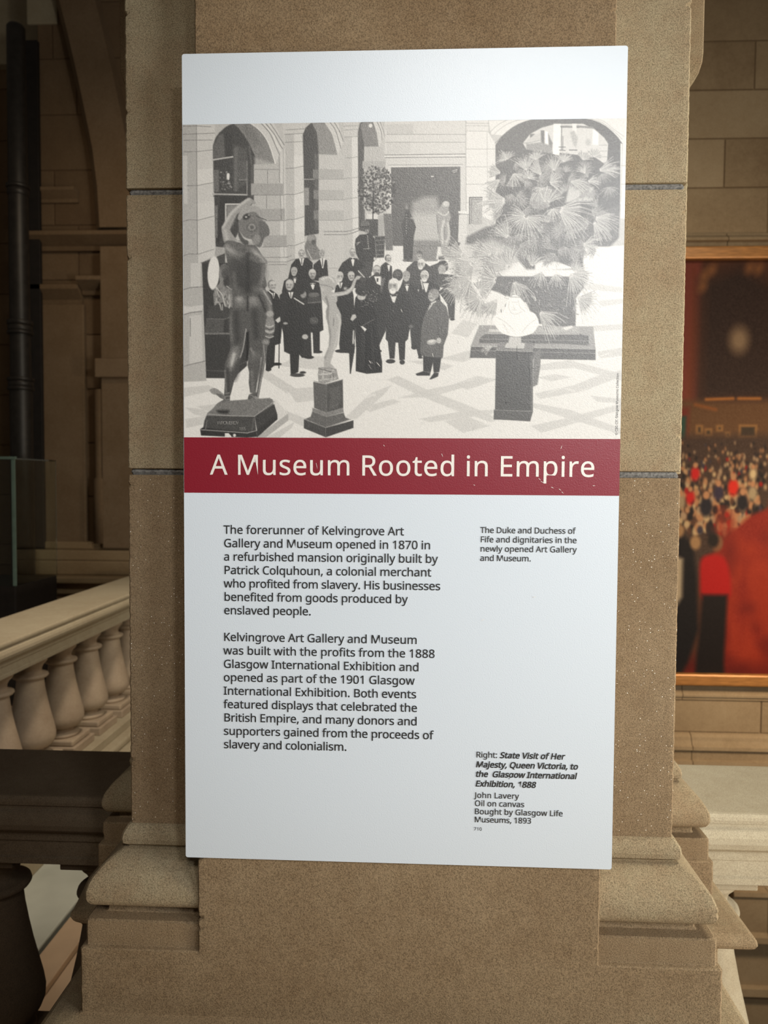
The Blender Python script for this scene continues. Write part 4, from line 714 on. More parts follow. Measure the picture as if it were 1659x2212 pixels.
"V":[481,[[456,573,481,573,413,382,345,191,277,0,253,0,229,0,204,0,136,191,68,382,0,573,25,573,50,573,75,573,118,450,161,328,204,205,210,190,215,175,220,160,224,146,228,132,231,119,235,106,238,93,241,80,243,93,246,106,250,119,253,133,257,147,262,161,266,176,271,191,277,207,319,329,362,451,405,573,430,573]]],
"W":[746,[[710,573,735,573,685,382,634,191,583,0,559,0,534,0,510,0,473,125,436,250,399,375,395,387,392,398,389,410,386,422,383,433,380,443,377,454,375,463,373,471,371,479,370,485,370,488,369,485,368,479,367,471,366,463,364,454,361,443,358,433,355,421,352,409,350,397,346,385,342,373,306,249,270,124,234,0,210,0,186,0,161,0,111,191,60,382,10,573,35,573,60,573,85,573,115,456,144,339,174,223,177,211,180,198,183,186,186,174,188,163,190,151,193,140,195,129,196,118,198,107,200,97,201,87,203,97,205,108,206,119,208,131,211,142,213,154,216,166,219,179,222,191,225,203,229,215,232,227,265,342,299,457,333,573,358,573,383,573,407,573,442,457,477,341,512,225,516,212,520,200,523,187,526,175,529,163,532,151,534,139,537,128,538,117,540,106,542,96,544,87,545,100,547,114,550,129,553,143,556,159,560,175,563,191,567,207,572,224,601,340,631,456,660,573,685,573]]],
"Y":[454,[[177,385,227,291,277,385,326,479,376,573,402,573,428,573,454,573,390,456,327,339,263,222,263,148,263,74,263,0,239,0,215,0,191,0,191,73,191,146,191,219,127,337,64,455,0,573,26,573,52,573,79,573,128,479]]],
"a":[450,[[203,437,231,437,283,437,322,426,347,403,372,380,385,343,385,293,385,195,385,98,385,0,368,0,351,0,334,0,329,20,325,41,320,61,319,61,318,61,317,61,304,45,292,32,279,22,266,12,251,4,234,-1,217,-6,196,-8,172,-8,147,-8,124,-3,103,6,82,15,66,29,55,48,43,67,37,91,37,119,37,162,54,195,87,219,121,242,173,254,243,257,267,257,292,258,316,259,316,268,316,276,316,285,316,321,308,345,293,359,277,373,255,380,227,380,204,380,183,377,163,370,142,363,123,356,106,347,99,365,91,383,84,400,103,410,125,419,151,426,176,433],[273,209,252,208,198,206,161,197,141,182,120,167,110,146,110,119,110,95,117,77,132,66,147,55,165,49,188,49,225,49,255,59,279,79,303,99,315,130,315,172,315,184,315,197,315,210,294,209]]],
"b":[493,[[139,511,139,461,139,443,138,426,138,410,137,394,136,382,135,373,136,373,137,373,139,373,151,391,168,406,189,419,211,431,238,437,272,437,325,437,368,418,401,381,433,344,449,289,449,215,449,166,442,125,427,91,412,58,392,33,365,17,338,0,307,-8,272,-8,238,-8,211,-2,189,10,168,23,151,37,139,55,137,55,135,55,133,55,128,36,123,18,119,0,102,0,85,0,68,0,68,203,68,406,68,609,92,609,115,609,139,609,139,560],[299,379,260,379,229,379,205,373,188,361,170,350,157,332,150,308,142,285,139,254,139,217,139,216,139,215,139,214,139,161,147,121,165,93,182,65,214,51,261,51,300,51,329,65,348,93,367,121,376,162,376,216,376,270,367,310,348,338,329,365]]],
"c":[385,[[265,-8,241,-8,203,-8,169,0,139,15,109,31,86,55,69,87,53,120,44,162,44,213,44,265,53,308,71,342,88,375,112,399,142,415,173,430,207,438,245,438,267,438,288,436,309,431,329,426,346,421,358,415,351,395,344,376,337,356,324,361,309,365,292,370,275,374,259,376,244,376,215,376,191,370,172,358,154,345,140,327,131,303,122,279,117,249,117,213,117,179,122,150,131,126,140,102,153,84,172,71,190,59,213,53,240,53,263,53,284,55,302,60,320,65,336,71,351,78,351,57,351,36,351,15,337,8,321,2,304,-2,286,-6]]],
"d":[493,[[243,-8,221,-8,167,-8,124,11,92,48,60,85,44,140,44,214,44,288,60,344,93,381,125,419,168,438,221,438,244,438,263,435,280,429,296,424,311,416,323,407,335,397,346,386,354,374,356,374,358,374,359,374,359,381,358,392,356,405,355,419,354,430,354,438,354,495,354,552,354,609,378,609,401,609,425,609,425,406,425,203,425,0,406,0,387,0,368,0,365,19,361,38,358,58,357,58,356,58,354,58,346,45,335,34,323,24,311,15,296,7,279,1,263,-5],[193,51,232,51,277,51,309,63,328,88,346,113,355,150,355,200,355,205,355,209,355,213,355,267,346,308,329,336,311,365,279,379,231,379,193,379,165,364,146,334,127,304,117,263,117,213,117,161,127,121,146,93,165,65]]],
"e":[452,[[196,438,234,438,271,438,303,430,329,414,356,398,376,375,390,346,404,317,411,283,411,244,411,230,411,215,411,201,313,201,215,201,117,201,118,153,131,116,154,90,178,65,211,52,254,52,281,52,306,55,327,60,348,65,370,72,392,82,392,61,392,41,392,20,370,10,349,3,327,-1,306,-6,280,-8,251,-8,210,-8,174,0,143,17,112,33,88,58,70,91,53,124,44,164,44,212,44,259,52,299,68,333,84,366,106,392,134,411,163,429],[257,380,233,380,200,380,173,369,154,348,134,326,122,296,119,257,192,257,265,257,338,257,338,282,334,303,326,322,319,340,308,354,292,364,277,375]]],
"f":[276,[[266,393,266,375,230,375,194,375,158,375,158,250,158,125,158,0,134,0,111,0,87,0,87,125,87,250,87,375,62,375,37,375,12,375,12,386,12,397,12,408,37,416,62,424,87,432,87,441,87,449,87,457,87,494,93,524,104,547,115,570,131,587,152,597,172,608,198,613,227,613,244,613,260,612,274,609,288,606,300,603,310,599,304,581,298,562,292,544,283,546,273,549,262,552,251,554,240,556,228,556,204,556,187,548,175,532,164,516,158,492,158,458,158,449,158,439,158,430,194,430,230,430,266,430,266,412]]],
"g":[493,[[165,438,221,438,249,438,274,433,297,422,320,411,339,395,355,373,357,373,358,373,359,373,362,392,366,411,369,430,388,430,406,430,425,430,425,284,425,138,425,-7,425,-48,418,-82,404,-109,390,-137,369,-158,341,-172,312,-186,276,-192,233,-192,202,-192,173,-190,147,-186,121,-181,98,-174,78,-165,78,-144,78,-122,78,-100,98,-111,122,-119,149,-125,176,-131,206,-134,237,-134,273,-134,302,-123,324,-101,345,-80,355,-50,355,-13,355,-7,355,-2,355,4,355,10,356,20,356,32,357,44,357,52,358,57,357,57,356,57,354,57,339,35,321,19,299,8,277,-3,251,-8,221,-8,166,-8,122,11,91,51,60,90,44,144,44,214,44,283,60,337,91,377,122,418],[259,379,230,379,206,379,186,372,169,359,152,346,139,328,130,303,121,279,117,249,117,213,117,160,127,120,146,92,166,64,194,50,232,50,254,50,272,53,288,58,303,64,316,73,326,85,337,97,344,112,349,131,354,149,356,172,356,197,356,203,356,209,356,214,356,253,352,285,343,309,334,333,320,350,302,362,283,373]]],
"h":[496,[[139,490,139,431,139,420,138,410,138,399,137,389,136,379,135,370,136,370,138,370,140,370,149,385,160,398,174,407,188,417,203,424,221,429,238,435,255,437,273,437,308,437,337,432,360,421,384,410,401,393,413,370,425,347,431,317,431,280,431,187,431,93,431,0,407,0,384,0,361,0,361,92,361,183,361,275,361,310,353,336,338,353,322,370,298,379,265,379,233,379,207,372,189,360,171,348,158,331,150,308,143,284,139,256,139,222,139,148,139,74,139,0,115,0,92,0,68,0,68,203,68,406,68,609,92,609,115,609,139,609,139,550]]],
"i":[207,[[115,430,139,430,139,287,139,143,139,0,115,0,92,0,68,0,68,143,68,287,68,430,92,430],[92,591,104,591,115,591,124,587,133,580,141,573,145,562,145,546,145,531,141,520,133,512,124,505,115,501,104,501,92,501,83,505,75,512,67,520,63,531,63,546,63,562,67,573,75,580,83,587]]],
"j":[207,[[46,-192,18,-192,4,-192,-7,-192,-18,-190,-28,-188,-37,-186,-44,-183,-44,-164,-44,-145,-44,-126,-36,-128,-28,-130,-19,-132,-11,-133,-1,-134,9,-134,26,-134,40,-129,51,-120,63,-111,68,-93,68,-67,68,99,68,264,68,430,92,430,115,430,139,430,139,265,139,101,139,-64,139,-91,134,-114,126,-133,117,-152,104,-167,87,-177,69,-187],[63,531,63,546,63,562,67,573,75,580,83,587,92,591,104,591,115,591,124,587,133,580,141,573,145,562,145,546,145,531,141,520,133,512,124,505,115,501,104,501,92,501,83,505,75,512,67,520]]],
"k":[428,[[138,397,138,291,138,283,138,271,137,257,136,244,135,231,135,221,136,221,137,221,138,221,141,226,146,232,152,240,159,248,165,256,172,264,179,273,184,279,189,285,235,333,281,381,326,430,354,430,381,430,409,430,351,369,293,307,235,246,297,164,359,82,421,0,393,0,364,0,336,0,286,67,237,134,187,200,171,186,154,172,138,158,138,105,138,53,138,0,115,0,91,0,68,0,68,203,68,406,68,609,91,609,115,609,138,609,138,503]]],
"l":[207,[[139,203,139,0,115,0,92,0,68,0,68,203,68,406,68,609,92,609,115,609,139,609,139,406]]],
"m":[750,[[512,438,540,438,588,438,625,425,649,401,673,376,685,335,685,280,685,187,685,93,685,0,662,0,638,0,615,0,615,92,615,184,615,277,615,310,608,336,594,353,580,370,558,379,528,379,486,379,456,366,438,342,420,318,411,283,411,237,411,158,411,79,411,0,388,0,365,0,342,0,342,92,342,184,342,277,342,299,338,318,332,333,326,348,316,360,303,367,290,375,274,379,253,379,225,379,202,372,185,360,169,348,157,331,150,308,142,285,139,257,139,223,139,149,139,74,139,0,115,0,92,0,68,0,68,143,68,287,68,430,87,430,106,430,125,430,129,410,132,391,136,371,137,371,138,371,140,371,149,386,160,399,173,409,186,418,200,426,217,431,233,435,249,438,266,438,299,438,327,432,349,420,371,408,388,390,398,366,399,366,400,366,402,366,416,390,436,408,461,420,486,432]]],
"n":[496,[[257,438,275,438,326,438,365,425,391,401,418,376,431,335,431,280,431,187,431,93,431,0,407,0,384,0,361,0,361,92,361,183,361,275,361,310,353,336,338,353,322,370,298,379,265,379,217,379,184,365,166,338,148,312,139,273,139,223,139,149,139,74,139,0,115,0,92,0,68,0,68,143,68,287,68,430,87,430,106,430,125,430,129,410,132,391,136,371,137,371,138,371,140,371,149,386,161,399,175,409,189,418,205,426,222,431,239,435]]],
"o":[485,[[442,263,442,216,442,180,437,148,428,121,418,93,405,70,388,51,370,31,349,17,324,7,300,-3,272,-8,241,-8,213,-8,187,-3,163,7,139,17,118,31,100,51,83,70,69,93,59,121,49,148,44,180,44,216,44,263,52,304,68,336,84,369,107,394,137,412,167,429,203,438,244,438,283,438,317,429,347,412,377,394,400,369,417,336,433,304],[117,267,117,216,117,182,121,153,130,128,139,103,153,84,172,71,190,57,214,51,243,51,272,51,296,57,314,71,333,84,347,103,356,128,364,153,369,182,369,216,369,250,364,279,355,303,346,327,332,346,314,359,296,372,272,379,242,379,198,379,167,364,147,335,127,306]]],
"p":[493,[[250,438,273,438,326,438,368,419,401,383,433,346,449,290,449,216,449,167,442,126,427,93,412,59,392,34,365,17,339,0,308,-8,272,-8,250,-8,230,-5,213,1,196,7,182,14,170,24,158,33,147,43,139,55,137,55,136,55,134,55,135,45,136,34,137,20,138,6,139,-6,139,-16,139,-75,139,-134,139,-192,115,-192,92,-192,68,-192,68,15,68,222,68,430,87,430,107,430,126,430,129,410,132,391,136,371,137,371,138,371,139,371,147,384,158,395,170,405,182,415,196,423,213,429,230,435],[299,379,260,379,231,379,208,373,190,362,172,351,160,335,152,313,144,291,139,263,139,229,139,225,139,220,139,216,139,180,142,150,150,126,157,101,170,83,188,70,206,57,230,51,261,51,288,51,309,58,326,72,343,87,355,106,364,131,372,156,376,184,376,217,376,266,367,305,348,334,329,364]]],
"q":[493,[[354,-70,354,-9,354,1,355,12,355,25,356,38,357,49,358,58,357,58,355,58,354,58,341,40,324,24,303,11,281,-2,253,-8,219,-8,167,-8,125,11,93,48,60,85,44,140,44,214,44,263,52,304,67,338,82,371,102,396,129,413,156,429,187,438,221,438,255,438,283,431,304,419,325,406,342,390,355,371,356,371,357,371,358,371,362,391,365,410,369,430,388,430,406,430,425,430,425,222,425,15,425,-192,401,-192,378,-192,354,-192,354,-131],[194,51,233,51,262,51,286,56,304,67,321,77,334,94,342,116,350,138,355,166,355,199,355,204,355,209,355,213,355,268,346,309,328,337,310,365,277,379,231,379,192,379,164,364,145,334,126,304,117,263,117,213,117,162,127,122,146,93,165,65]]],
"r":[331,[[249,438,269,438,277,438,285,437,295,437,304,436,312,435,319,433,316,411,313,390,310,368,303,370,296,371,287,372,279,373,271,374,264,374,247,374,231,370,217,363,202,356,188,347,176,334,165,321,155,306,149,289,142,271,139,251,139,229,139,153,139,76,139,0,115,0,92,0,68,0,68,143,68,287,68,430,87,430,107,430,126,430,129,404,131,377,134,351,135,351,136,351,137,351,146,367,157,382,170,395,183,408,198,418,214,426,231,434]]],
"s":[384,[[348,142,348,119,348,91,341,68,327,49,313,30,294,16,268,6,242,-3,212,-8,176,-8,146,-8,121,-6,99,-1,77,4,58,11,42,19,42,41,42,62,42,83,59,75,80,67,104,60,128,53,153,49,178,49,214,49,240,55,256,66,272,78,280,93,280,112,280,123,277,133,271,141,265,150,255,158,239,167,224,175,202,185,174,196,146,206,122,217,103,228,83,238,68,251,57,266,46,281,41,300,41,324,41,360,56,388,85,408,115,428,154,438,202,438,228,438,253,435,275,430,298,425,319,418,339,409,331,390,323,372,315,353,297,360,278,367,258,372,238,377,218,380,197,380,168,380,146,375,131,366,116,357,108,344,108,328,108,316,112,306,119,298,126,290,137,282,154,274,170,266,191,256,219,246,246,236,269,226,289,215,308,204,323,191,333,176,343,161]]],
"t":[289,[[192,50,212,50,222,50,233,51,245,53,256,54,265,56,272,59,272,41,272,23,272,5,264,1,254,-2,240,-4,226,-7,213,-8,200,-8,177,-8,157,-4,138,4,119,11,103,25,91,44,80,63,74,90,74,125,74,209,74,292,74,375,53,375,33,375,13,375,13,387,13,398,13,409,33,418,54,428,75,437,84,468,93,498,103,528,117,528,130,528,144,528,144,496,144,463,144,430,186,430,227,430,269,430,269,412,269,393,269,375,227,375,186,375,144,375,144,292,144,210,144,127,144,101,151,81,163,69,176,56]]],
"u":[496,[[404,430,427,430,427,287,427,143,427,0,408,0,389,0,370,0,366,19,363,38,359,57,358,57,357,57,356,57,347,42,335,30,321,20,306,10,291,3,273,-1,256,-6,238,-8,220,-8,186,-8,157,-3,134,8,110,19,93,36,81,59,69,82,63,112,63,148,63,242,63,336,63,430,87,430,111,430,135,430,135,338,135,245,135,153,135,119,142,93,158,76,173,59,198,51,230,51,262,51,287,57,306,69,324,81,337,98,345,121,353,145,357,173,357,206,357,281,357,355,357,430,380,430]]],
"v":[407,[[190,0,163,0,109,143,54,287,0,430,25,430,50,430,75,430,106,345,136,261,167,176,171,165,176,152,180,137,185,123,190,109,193,96,197,83,200,72,201,63,202,63,203,63,204,63,207,72,210,83,214,96,218,110,222,123,227,138,232,152,237,165,241,176,271,261,302,345,332,430,357,430,382,430,407,430,353,287,298,143,244,0,217,0]]],
"w":[630,[[370,162,346,243,342,254,339,265,336,276,333,287,330,298,328,308,325,317,323,327,321,335,319,344,317,351,316,357,315,357,314,357,313,357,312,351,310,344,308,335,306,327,304,317,302,307,300,297,297,286,294,275,291,265,288,253,284,242,258,162,233,81,207,1,180,1,153,1,127,1,87,144,48,287,9,431,33,431,57,431,82,431,102,354,121,278,141,201,145,186,149,170,153,154,157,139,160,124,163,109,166,95,168,83,169,73,170,73,171,73,172,73,174,79,176,87,178,97,180,107,182,117,185,128,187,138,190,149,193,160,196,170,199,180,201,188,227,269,252,350,277,431,303,431,329,431,354,431,379,350,404,269,428,188,432,176,436,163,440,149,444,135,447,122,451,109,454,96,456,84,457,74,458,74,459,74,460,74,461,83,463,94,466,108,469,121,473,136,477,153,481,169,485,185,489,201,509,278,529,354,549,431,573,431,597,431,621,431,582,287,542,144,502,1,474,1,447,1,419,1,395,82]]],
"x":[424,[[118,146,170,220,121,290,71,360,22,430,48,430,75,430,102,430,139,376,176,322,213,268,249,322,286,376,322,430,349,430,375,430,402,430,352,360,303,290,253,220,306,146,358,73,410,0,383,0,356,0,330,0,291,57,252,114,213,172,173,114,133,57,94,0,67,0,41,0,14,0,66,73]]],
"y":[409,[[59,286,1,430,26,430,51,430,76,430,107,348,138,267,169,185,175,171,179,157,184,144,189,130,193,117,196,105,200,92,203,80,205,68,206,68,207,68,209,68,212,82,217,99,224,121,231,142,238,164,245,186,275,267,304,349,333,430,358,430,384,430,409,430,347,267,285,104,224,-59,214,-86,202,-109,188,-130,174,-150,158,-165,138,-176,119,-187,95,-192,67,-192,55,-192,43,-192,34,-190,24,-189,16,-188,9,-186,9,-167,9,-149,9,-130,15,-131,22,-132,30,-133,38,-134,47,-135,56,-135,73,-135,87,-132,99,-126,111,-119,121,-111,130,-99,138,-88,146,-74,152,-59,159,-40,167,-21,174,-2,116,142]]],
"©":[667,[[364,107,346,107,293,107,253,123,227,156,201,189,188,232,188,286,188,321,194,352,206,379,218,406,237,427,261,442,285,457,314,465,349,465,365,465,382,463,399,459,416,454,433,449,447,441,440,425,432,408,424,392,411,399,398,404,385,408,373,411,361,413,350,413,318,413,294,402,276,379,259,357,250,326,250,286,250,246,258,214,273,192,288,170,314,159,349,159,361,159,375,161,390,164,405,167,420,172,433,177,433,160,433,143,433,126,420,121,407,116,394,112,380,109],[376,-8,334,-8,291,-8,252,-1,216,14,180,28,149,49,122,75,96,101,75,133,61,168,47,204,39,244,39,286,39,329,47,368,61,404,75,440,96,471,122,498,149,524,180,545,216,559,252,573,291,581,334,581,374,581,412,573,448,559,483,545,515,524,542,498,569,471,590,440,605,404,620,368,628,329,628,286,628,244,621,204,606,168,592,133,571,101,545,75,518,49,487,28,451,14,416,-1],[297,34,334,34,368,34,400,41,430,53,460,65,486,83,509,105,532,128,550,155,563,185,576,216,582,249,582,286,582,321,576,354,564,384,551,415,534,441,512,464,490,487,464,505,433,518,403,532,370,538,334,538,297,538,264,532,233,520,203,507,177,490,154,467,132,444,115,418,103,387,90,357,84,323,84,286,84,252,90,219,103,188,115,158,132,131,154,108,177,85,203,67,233,54,264,41]]]}
def contour(pts, res=4):
    n = len(pts) // 6; out = []
    for i in range(n):
        h, g = pts[i * 6:i * 6 + 6], pts[((i + 1) % n) * 6:((i + 1) % n) * 6 + 6]
        p0, p1, p2, p3 = (Vector(q) for q in (h[2:4], h[4:6], g[0:2], g[2:4]))
        d = (p3 - p0); st = abs(d.x * (p1 - p0).y - d.y * (p1 - p0).x) < 40 and abs(d.x * (p2 - p0).y - d.y * (p2 - p0).x) < 40
        for k in range(1 if st else res):
            t = k / res; out.append((1 - t) ** 3 * p0 + 3 * t * (1 - t) ** 2 * p1 + 3 * t * t * (1 - t) * p2 + t ** 3 * p3)
    return [p for i, p in enumerate(out) if (p - out[i - 1]).length > .5]
def embolden(c, w):
    out = []
    for i, p in enumerate(c):
        d0, d1 = (p - c[i - 1]).normalized(), (c[(i + 1) % len(c)] - p).normalized()
        n0, n1 = Vector((-d0.y, d0.x)), Vector((-d1.y, d1.x)); m = n0 + n1
        m = n0 if m.length < .3 else m.normalized(); out.append(p + m * (w / max(.6, m.dot(n0))))
    return out
def signed(c): return sum(c[i - 1].x * p.y - p.x * c[i - 1].y for i, p in enumerate(c)) / 2
def inside(p, c):
    r = False
    for i, b_ in enumerate(c):
        a_ = c[i - 1]
        if (a_.y > p.y) != (b_.y > p.y) and p.x < (b_.x - a_.x) * (p.y - a_.y) / (b_.y - a_.y) + a_.x: r = not r
    return r
GCACHE = {}
def glyph(ch, w):
    if (ch, w) in GCACHE: return GCACHE[ch, w]
    cs = [contour(q) for q in GL[ch][1]]; nest = [sum(inside(c[0], d) for d in cs if d is not c) % 2 for c in cs]
    cc = []
    for c, h in zip(cs, nest):
        if (signed(c) > 0) != bool(h): c = c[::-1]          # ink kept on the right of travel
        cc.append(embolden(c, w))
    V, F = [], []
    for i, c in enumerate(cc):
        if nest[i]: continue
        grp = [c] + [d for j, d in enumerate(cc) if nest[j] and inside(d[0], c)]
        flat = [p for q in grp for p in q]; tri = tess([[Vector((p.x, p.y, 0)) for p in q] for q in grp])
        F += [tuple(v + len(V) for v in t) for t in tri]; V += flat
    GCACHE[ch, w] = (V, F); return V, F
from mathutils.geometry import tessellate_polygon as tess
def text(name, lines, mat, Y=-.0007, parent=panel):
    """lines: (string, x start, x end, baseline z, cap height, bold, slant, upright); letters spaced to fill the measured width"""
    V, F = [], []
    for s, xa, xb, zb, cap, bold, sl, rot in lines:
        k = cap / 572.6; W = sum(GL[c][0] for c in s) * k
        tr = (xb - xa - W) / max(1, len(s) - 1); x = 0
        for c in s:
            gv, gf = glyph(c, round(bold / k, 1)); n = len(V)
            for p in gv:
                u, v = x + p.x * k + p.y * k * sl, p.y * k
                V.append((xa + u, Y, zb + v) if not rot else (xa - v, Y, zb + u))
            F += [tuple(i + n for i in t) for t in gf]; x += GL[c][0] * k + tr
    me = bpy.data.meshes.new(name); me.from_pydata(V, [], F); me.update()
    bm = bmesh.new(); bm.from_mesh(me)
    for f in bm.faces:
        f.normal_update()
        if f.normal.y > 0: f.normal_flip()
    bm.to_mesh(me); bm.free()
    return link(name, me, mat, parent)
def ln(s, x0, x1, y, cap, bold=.00018, sl=0):
    zz = at((x0 + (x1 or x0)) / 2, y, 0)[1]; return (s, at(x0, y, 0)[0], at(x1, y, 0)[0] if x1 else None, zz, cap, bold, sl, False)
text('title_lettering', [('A Museum Rooted in Empire', at(454, 1026, 0)[0], at(1286, 1029, 0)[0], 1.6070, 0.0274, .0002, 0, False)], M_cream)
b1 = ['The forerunner of Kelvingrove Art', 'Gallery and Museum opened in 1870 in', 'a refurbished mansion originally built by', 'Patrick Colquhoun, a colonial merchant', 'who profited from slavery. His businesses', 'benefited from goods produced by', 'enslaved people.']
e1 = [873, 931, 946, 932, 952, 881, 673]
b2 = ['Kelvingrove Art Gallery and Museum', 'was built with the profits from the 1888', 'Glasgow International Exhibition and', 'opened as part of the 1901 Glasgow', 'International Exhibition. Both events', 'featured displays that celebrated the', 'British Empire, and many donors and', 'supporters gained from the proceeds of', 'slavery and colonialism.']
e2 = [902, 940, 906, 896, 900, 902, 902, 936, 750]
def para(lines, ends, z0, dz, X0, cap, ystart, bold=.00017, sl=0):
    out = []
    for i, (s, e) in enumerate(zip(lines, ends)):
        z = z0 - dz * i; out.append((s, X0 - (.0013 if s[0] in 'TPKBFEIR' and False else 0), at(e, ystart + i * 29, 0)[0], z, cap, bold, sl, False))
    return out
text('history_paragraph', para(b1, e1, 1.5247, .01885, -.2440, .01135, 1153), M_ink)
text('exhibition_paragraph', para(b2, e2, 1.3738, .01910, -.2448, .01135, 1385), M_ink)
text('photograph_caption', para(['The Duke and Duchess of', 'Fife and dignitaries in the', 'newly opened Art Gallery', 'and Museum.'], [1243, 1246, 1245.5, 1147], 1.5292, .01285, .1126, .0079, 1151, .00013), M_ink)
text('painting_caption_prefix', [('Right:', .1102, at(1078, 1638, 0)[0] - .002, 1.2158, .0080, .00012, 0, False)], M_ink)
text('painting_title', [('State Visit of Her', at(1079.5, 1638, 0)[0], at(1219, 1640, 0)[0], 1.2158, .0080, .00034, .2, False),
     ('Majesty, Queen Victoria, to', .1098, at(1248, 1660, 0)[0], 1.2021, .0080, .00034, .2, False), ('the  Glasgow International', .1098, at(1245, 1682, 0)[0], 1.1886, .0080, .00034, .2, False), ('Exhibition, 1888', .1096, at(1157, 1701, 0)[0], 1.1749, .0080, .00034, .2, False)], M_ink)
text('painting_credit', [('John Lavery', .1092, at(1121, 1726, 0)[0], 1.1586, .0078, .00012, 0, False), ('Oil on canvas', .1092, at(1133, 1744, 0)[0], 1.1470, .0078, .00012, 0, False),
     ('Bought by Glasgow Life', .1090, at(1216, 1763, 0)[0], 1.1355, .0078, .00012, 0, False), ('Museums, 1893', .1090, at(1148, 1781, 0)[0], 1.1240, .0078, .00012, 0, False)], M_ink)
text('reference_number', [('710', .1086, at(1041, 1797, 0)[0], 1.1122, .0044, .00006, 0, False)], M_ink)
z0c, z1c = at(1335, 940, 0)[1], at(1337, 806, 0)[1]; xc = at(1334.6, 900, 0)[0]
_s = '© CSG CIC Glasgow Museums Collection'; _W = sum(GL[c][0] for c in _s) * .0031 / 572.6; _tr = (z1c - z0c - _W) / (len(_s) - 1)
text('copyright_line', [(_s, xc, xc + (z1c - z0c), z0c, .0031, .00001, 0, True)], M_ink)
xw, zw = at(469, 917, 0); text('engraved_signature', [('W POMEROY', xw, at(516, 917, 0)[0], zw, .0046, -.00008, 0, False), ('1895', at(516, 928, 0)[0], at(532, 928, 0)[0], at(516, 929, 0)[1], .0040, -.00008, 0, False)], M_faint)

m = MB()
for px, py, dx, dy in ((1157, 1022, 5, -4), (1163, 1033, 6, 5), (1168, 1040, 8, 3), (1190, 1052, 7, 3), (1213, 1062, 5, 5), (1207, 1056, 6, 4), (954, 980, 3, 8), (828, 961, 4, 4), (1120, 1003, 4, -3), (1211, 970, 3, -9), (1280, 1049, 6, 0), (683, 1000, 3, 14), (1023, 1047, 4, 2), (797, 779, 6, 8), (815, 784, 7, 9), (866, 668, 4, 8), (934, 763, 2, 9), (1150, 1290, 9, -2), (1040, 1340, 8, -3)):
    xq, zq = at(px, py, 0); L = Vector((dx, 0, -dy)) * .00062; nn = Vector((dy, 0, dx)).normalized() * .00022; q = Vector((xq, -.0009, zq))
    m.add([q - nn, q + L * .5 - nn * 1.6, q + L, q + L * .5 + nn * 1.2, q + nn], [(0, 1, 2, 3, 4)])
m.build('scratch_marks', [M_cream], panel)['kind'] = 'stuff'

# ================================================================ balustrades
LOOP = [(.0, 0), (.085, 0), (.085, .012), (.10, .03), (.105, .05), (.098, .062), (.080, .066)]
def baluster_profile(z0, z1, k=1.):
    H = z1 - z0
    p = [(.052, 0), (.074, .001), (.078, .02), (.074, .04), (.052, .046), (.047, .06), (.046, .075), (.052, .085), (.075, .105), (.089, .14), (.096, .18), (.097, .22), (.093, .28), (.084, .37), (.073, .48), (.063, .60), (.056, .70), (.0525, .775), (.052, .79), (.058, .797), (.067, .808), (.071, .822), (.069, .838), (.060, .848), (.049, .853), (.045, .87), (.046, .90), (.052, .93), (.062, .955), (.066, .97), (.067, 1.)]
    return [(r * k, z0 + h * H) for r, h in p]
def baluster(cx, cy, z0, z1, mat, parent, k=1., tint=.5, half=0):
    m = MB(); m.box(cx - .082 * k, cx + .082 * k, cy - .082 * k, cy + .082 * k, z0, z0 + .045, tint, .003)
    m.lathe(cx, cy, baluster_profile(z0 + .045, z1 - .028, k), 36, tint)
    m.box(cx - .078 * k, cx + .078 * k, cy - .078 * k, cy + .078 * k, z1 - .028, z1, tint, .003)
    return m.build('baluster', [mat], parent)
def extrude_profile(m, prof, axis, a, b, tint=.5, n=1):
    """closed (offset, z) profile run along x or y"""
    k = len(prof); v = []
    for t in (a, b):
        for o, z in prof: v.append((t, o, z) if axis == 'x' else (o, t, z))
    f = [(i, (i + 1) % k, (i + 1) % k + k, i + k) for i in range(k)] + [tuple(range(k))[::-1], tuple(range(k, 2 * k))]
    m.add(v, f, tint)
def rail_profile(c, hw, zt):
    h = [(hw, zt - .006), (hw + .001, zt - .012), (hw, zt - .019), (hw - .006, zt - .022), (hw - .006, zt - .028), (hw + .001, zt - .034), (hw + .006, zt - .046), (hw + .007, zt - .058), (hw + .003, zt - .070), (hw - .006, zt - .078), (hw - .018, zt - .081), (hw - .022, zt - .086), (hw - .023, zt - .104),
         (hw - .030, zt - .108), (hw - .030, zt - .140), (hw - .026, zt - .143), (hw - .026, zt - .156)]
    top = [(hw - .004, zt - .001), (hw - .010, zt)]
    right = [(c + o, z) for o, z in top[::-1] + h]; left = [(c - o, z) for o, z in (top[::-1] + h)[::-1]]
    return right + left
ZT = .945
def balustrade(name, label, x0, x1, bal, mat, bmat, cy=.578):
    t = thing(name, label, 'balustrade', ((x0 + x1) / 2, cy, 0), 'stone balustrades of the gallery')
    m = MB(); extrude_profile(m, rail_profile(cy, .132, ZT), 'x', x0, x1, .6); m.build('handrail', [mat], t)
    m = MB(); m.box(x0, x1, cy - .14, cy + .14, 0, .23, .5, .004); m.box(x0, x1, cy - .115, cy + .115, .23, .285, .5, .006); m.build('plinth', [mat], t)
    for b in bal: baluster(b, cy, .285, ZT - .156, bmat, t)
    return t
balustrade('balustrade', 'pale sandstone balustrade joining the right side of the pier, moulded top brightly lit', XB - .004, 2.2, [.655, .925, 1.195, 1.465, 1.735], M_rail, M_rail)
balustrade('balustrade', 'shadowed sandstone balustrade joining the left side of the pier, dark moulded rail', -1.62, -XB + .004, [-.655, -.915, -1.175, -1.435], M_shaded, M_shaded)
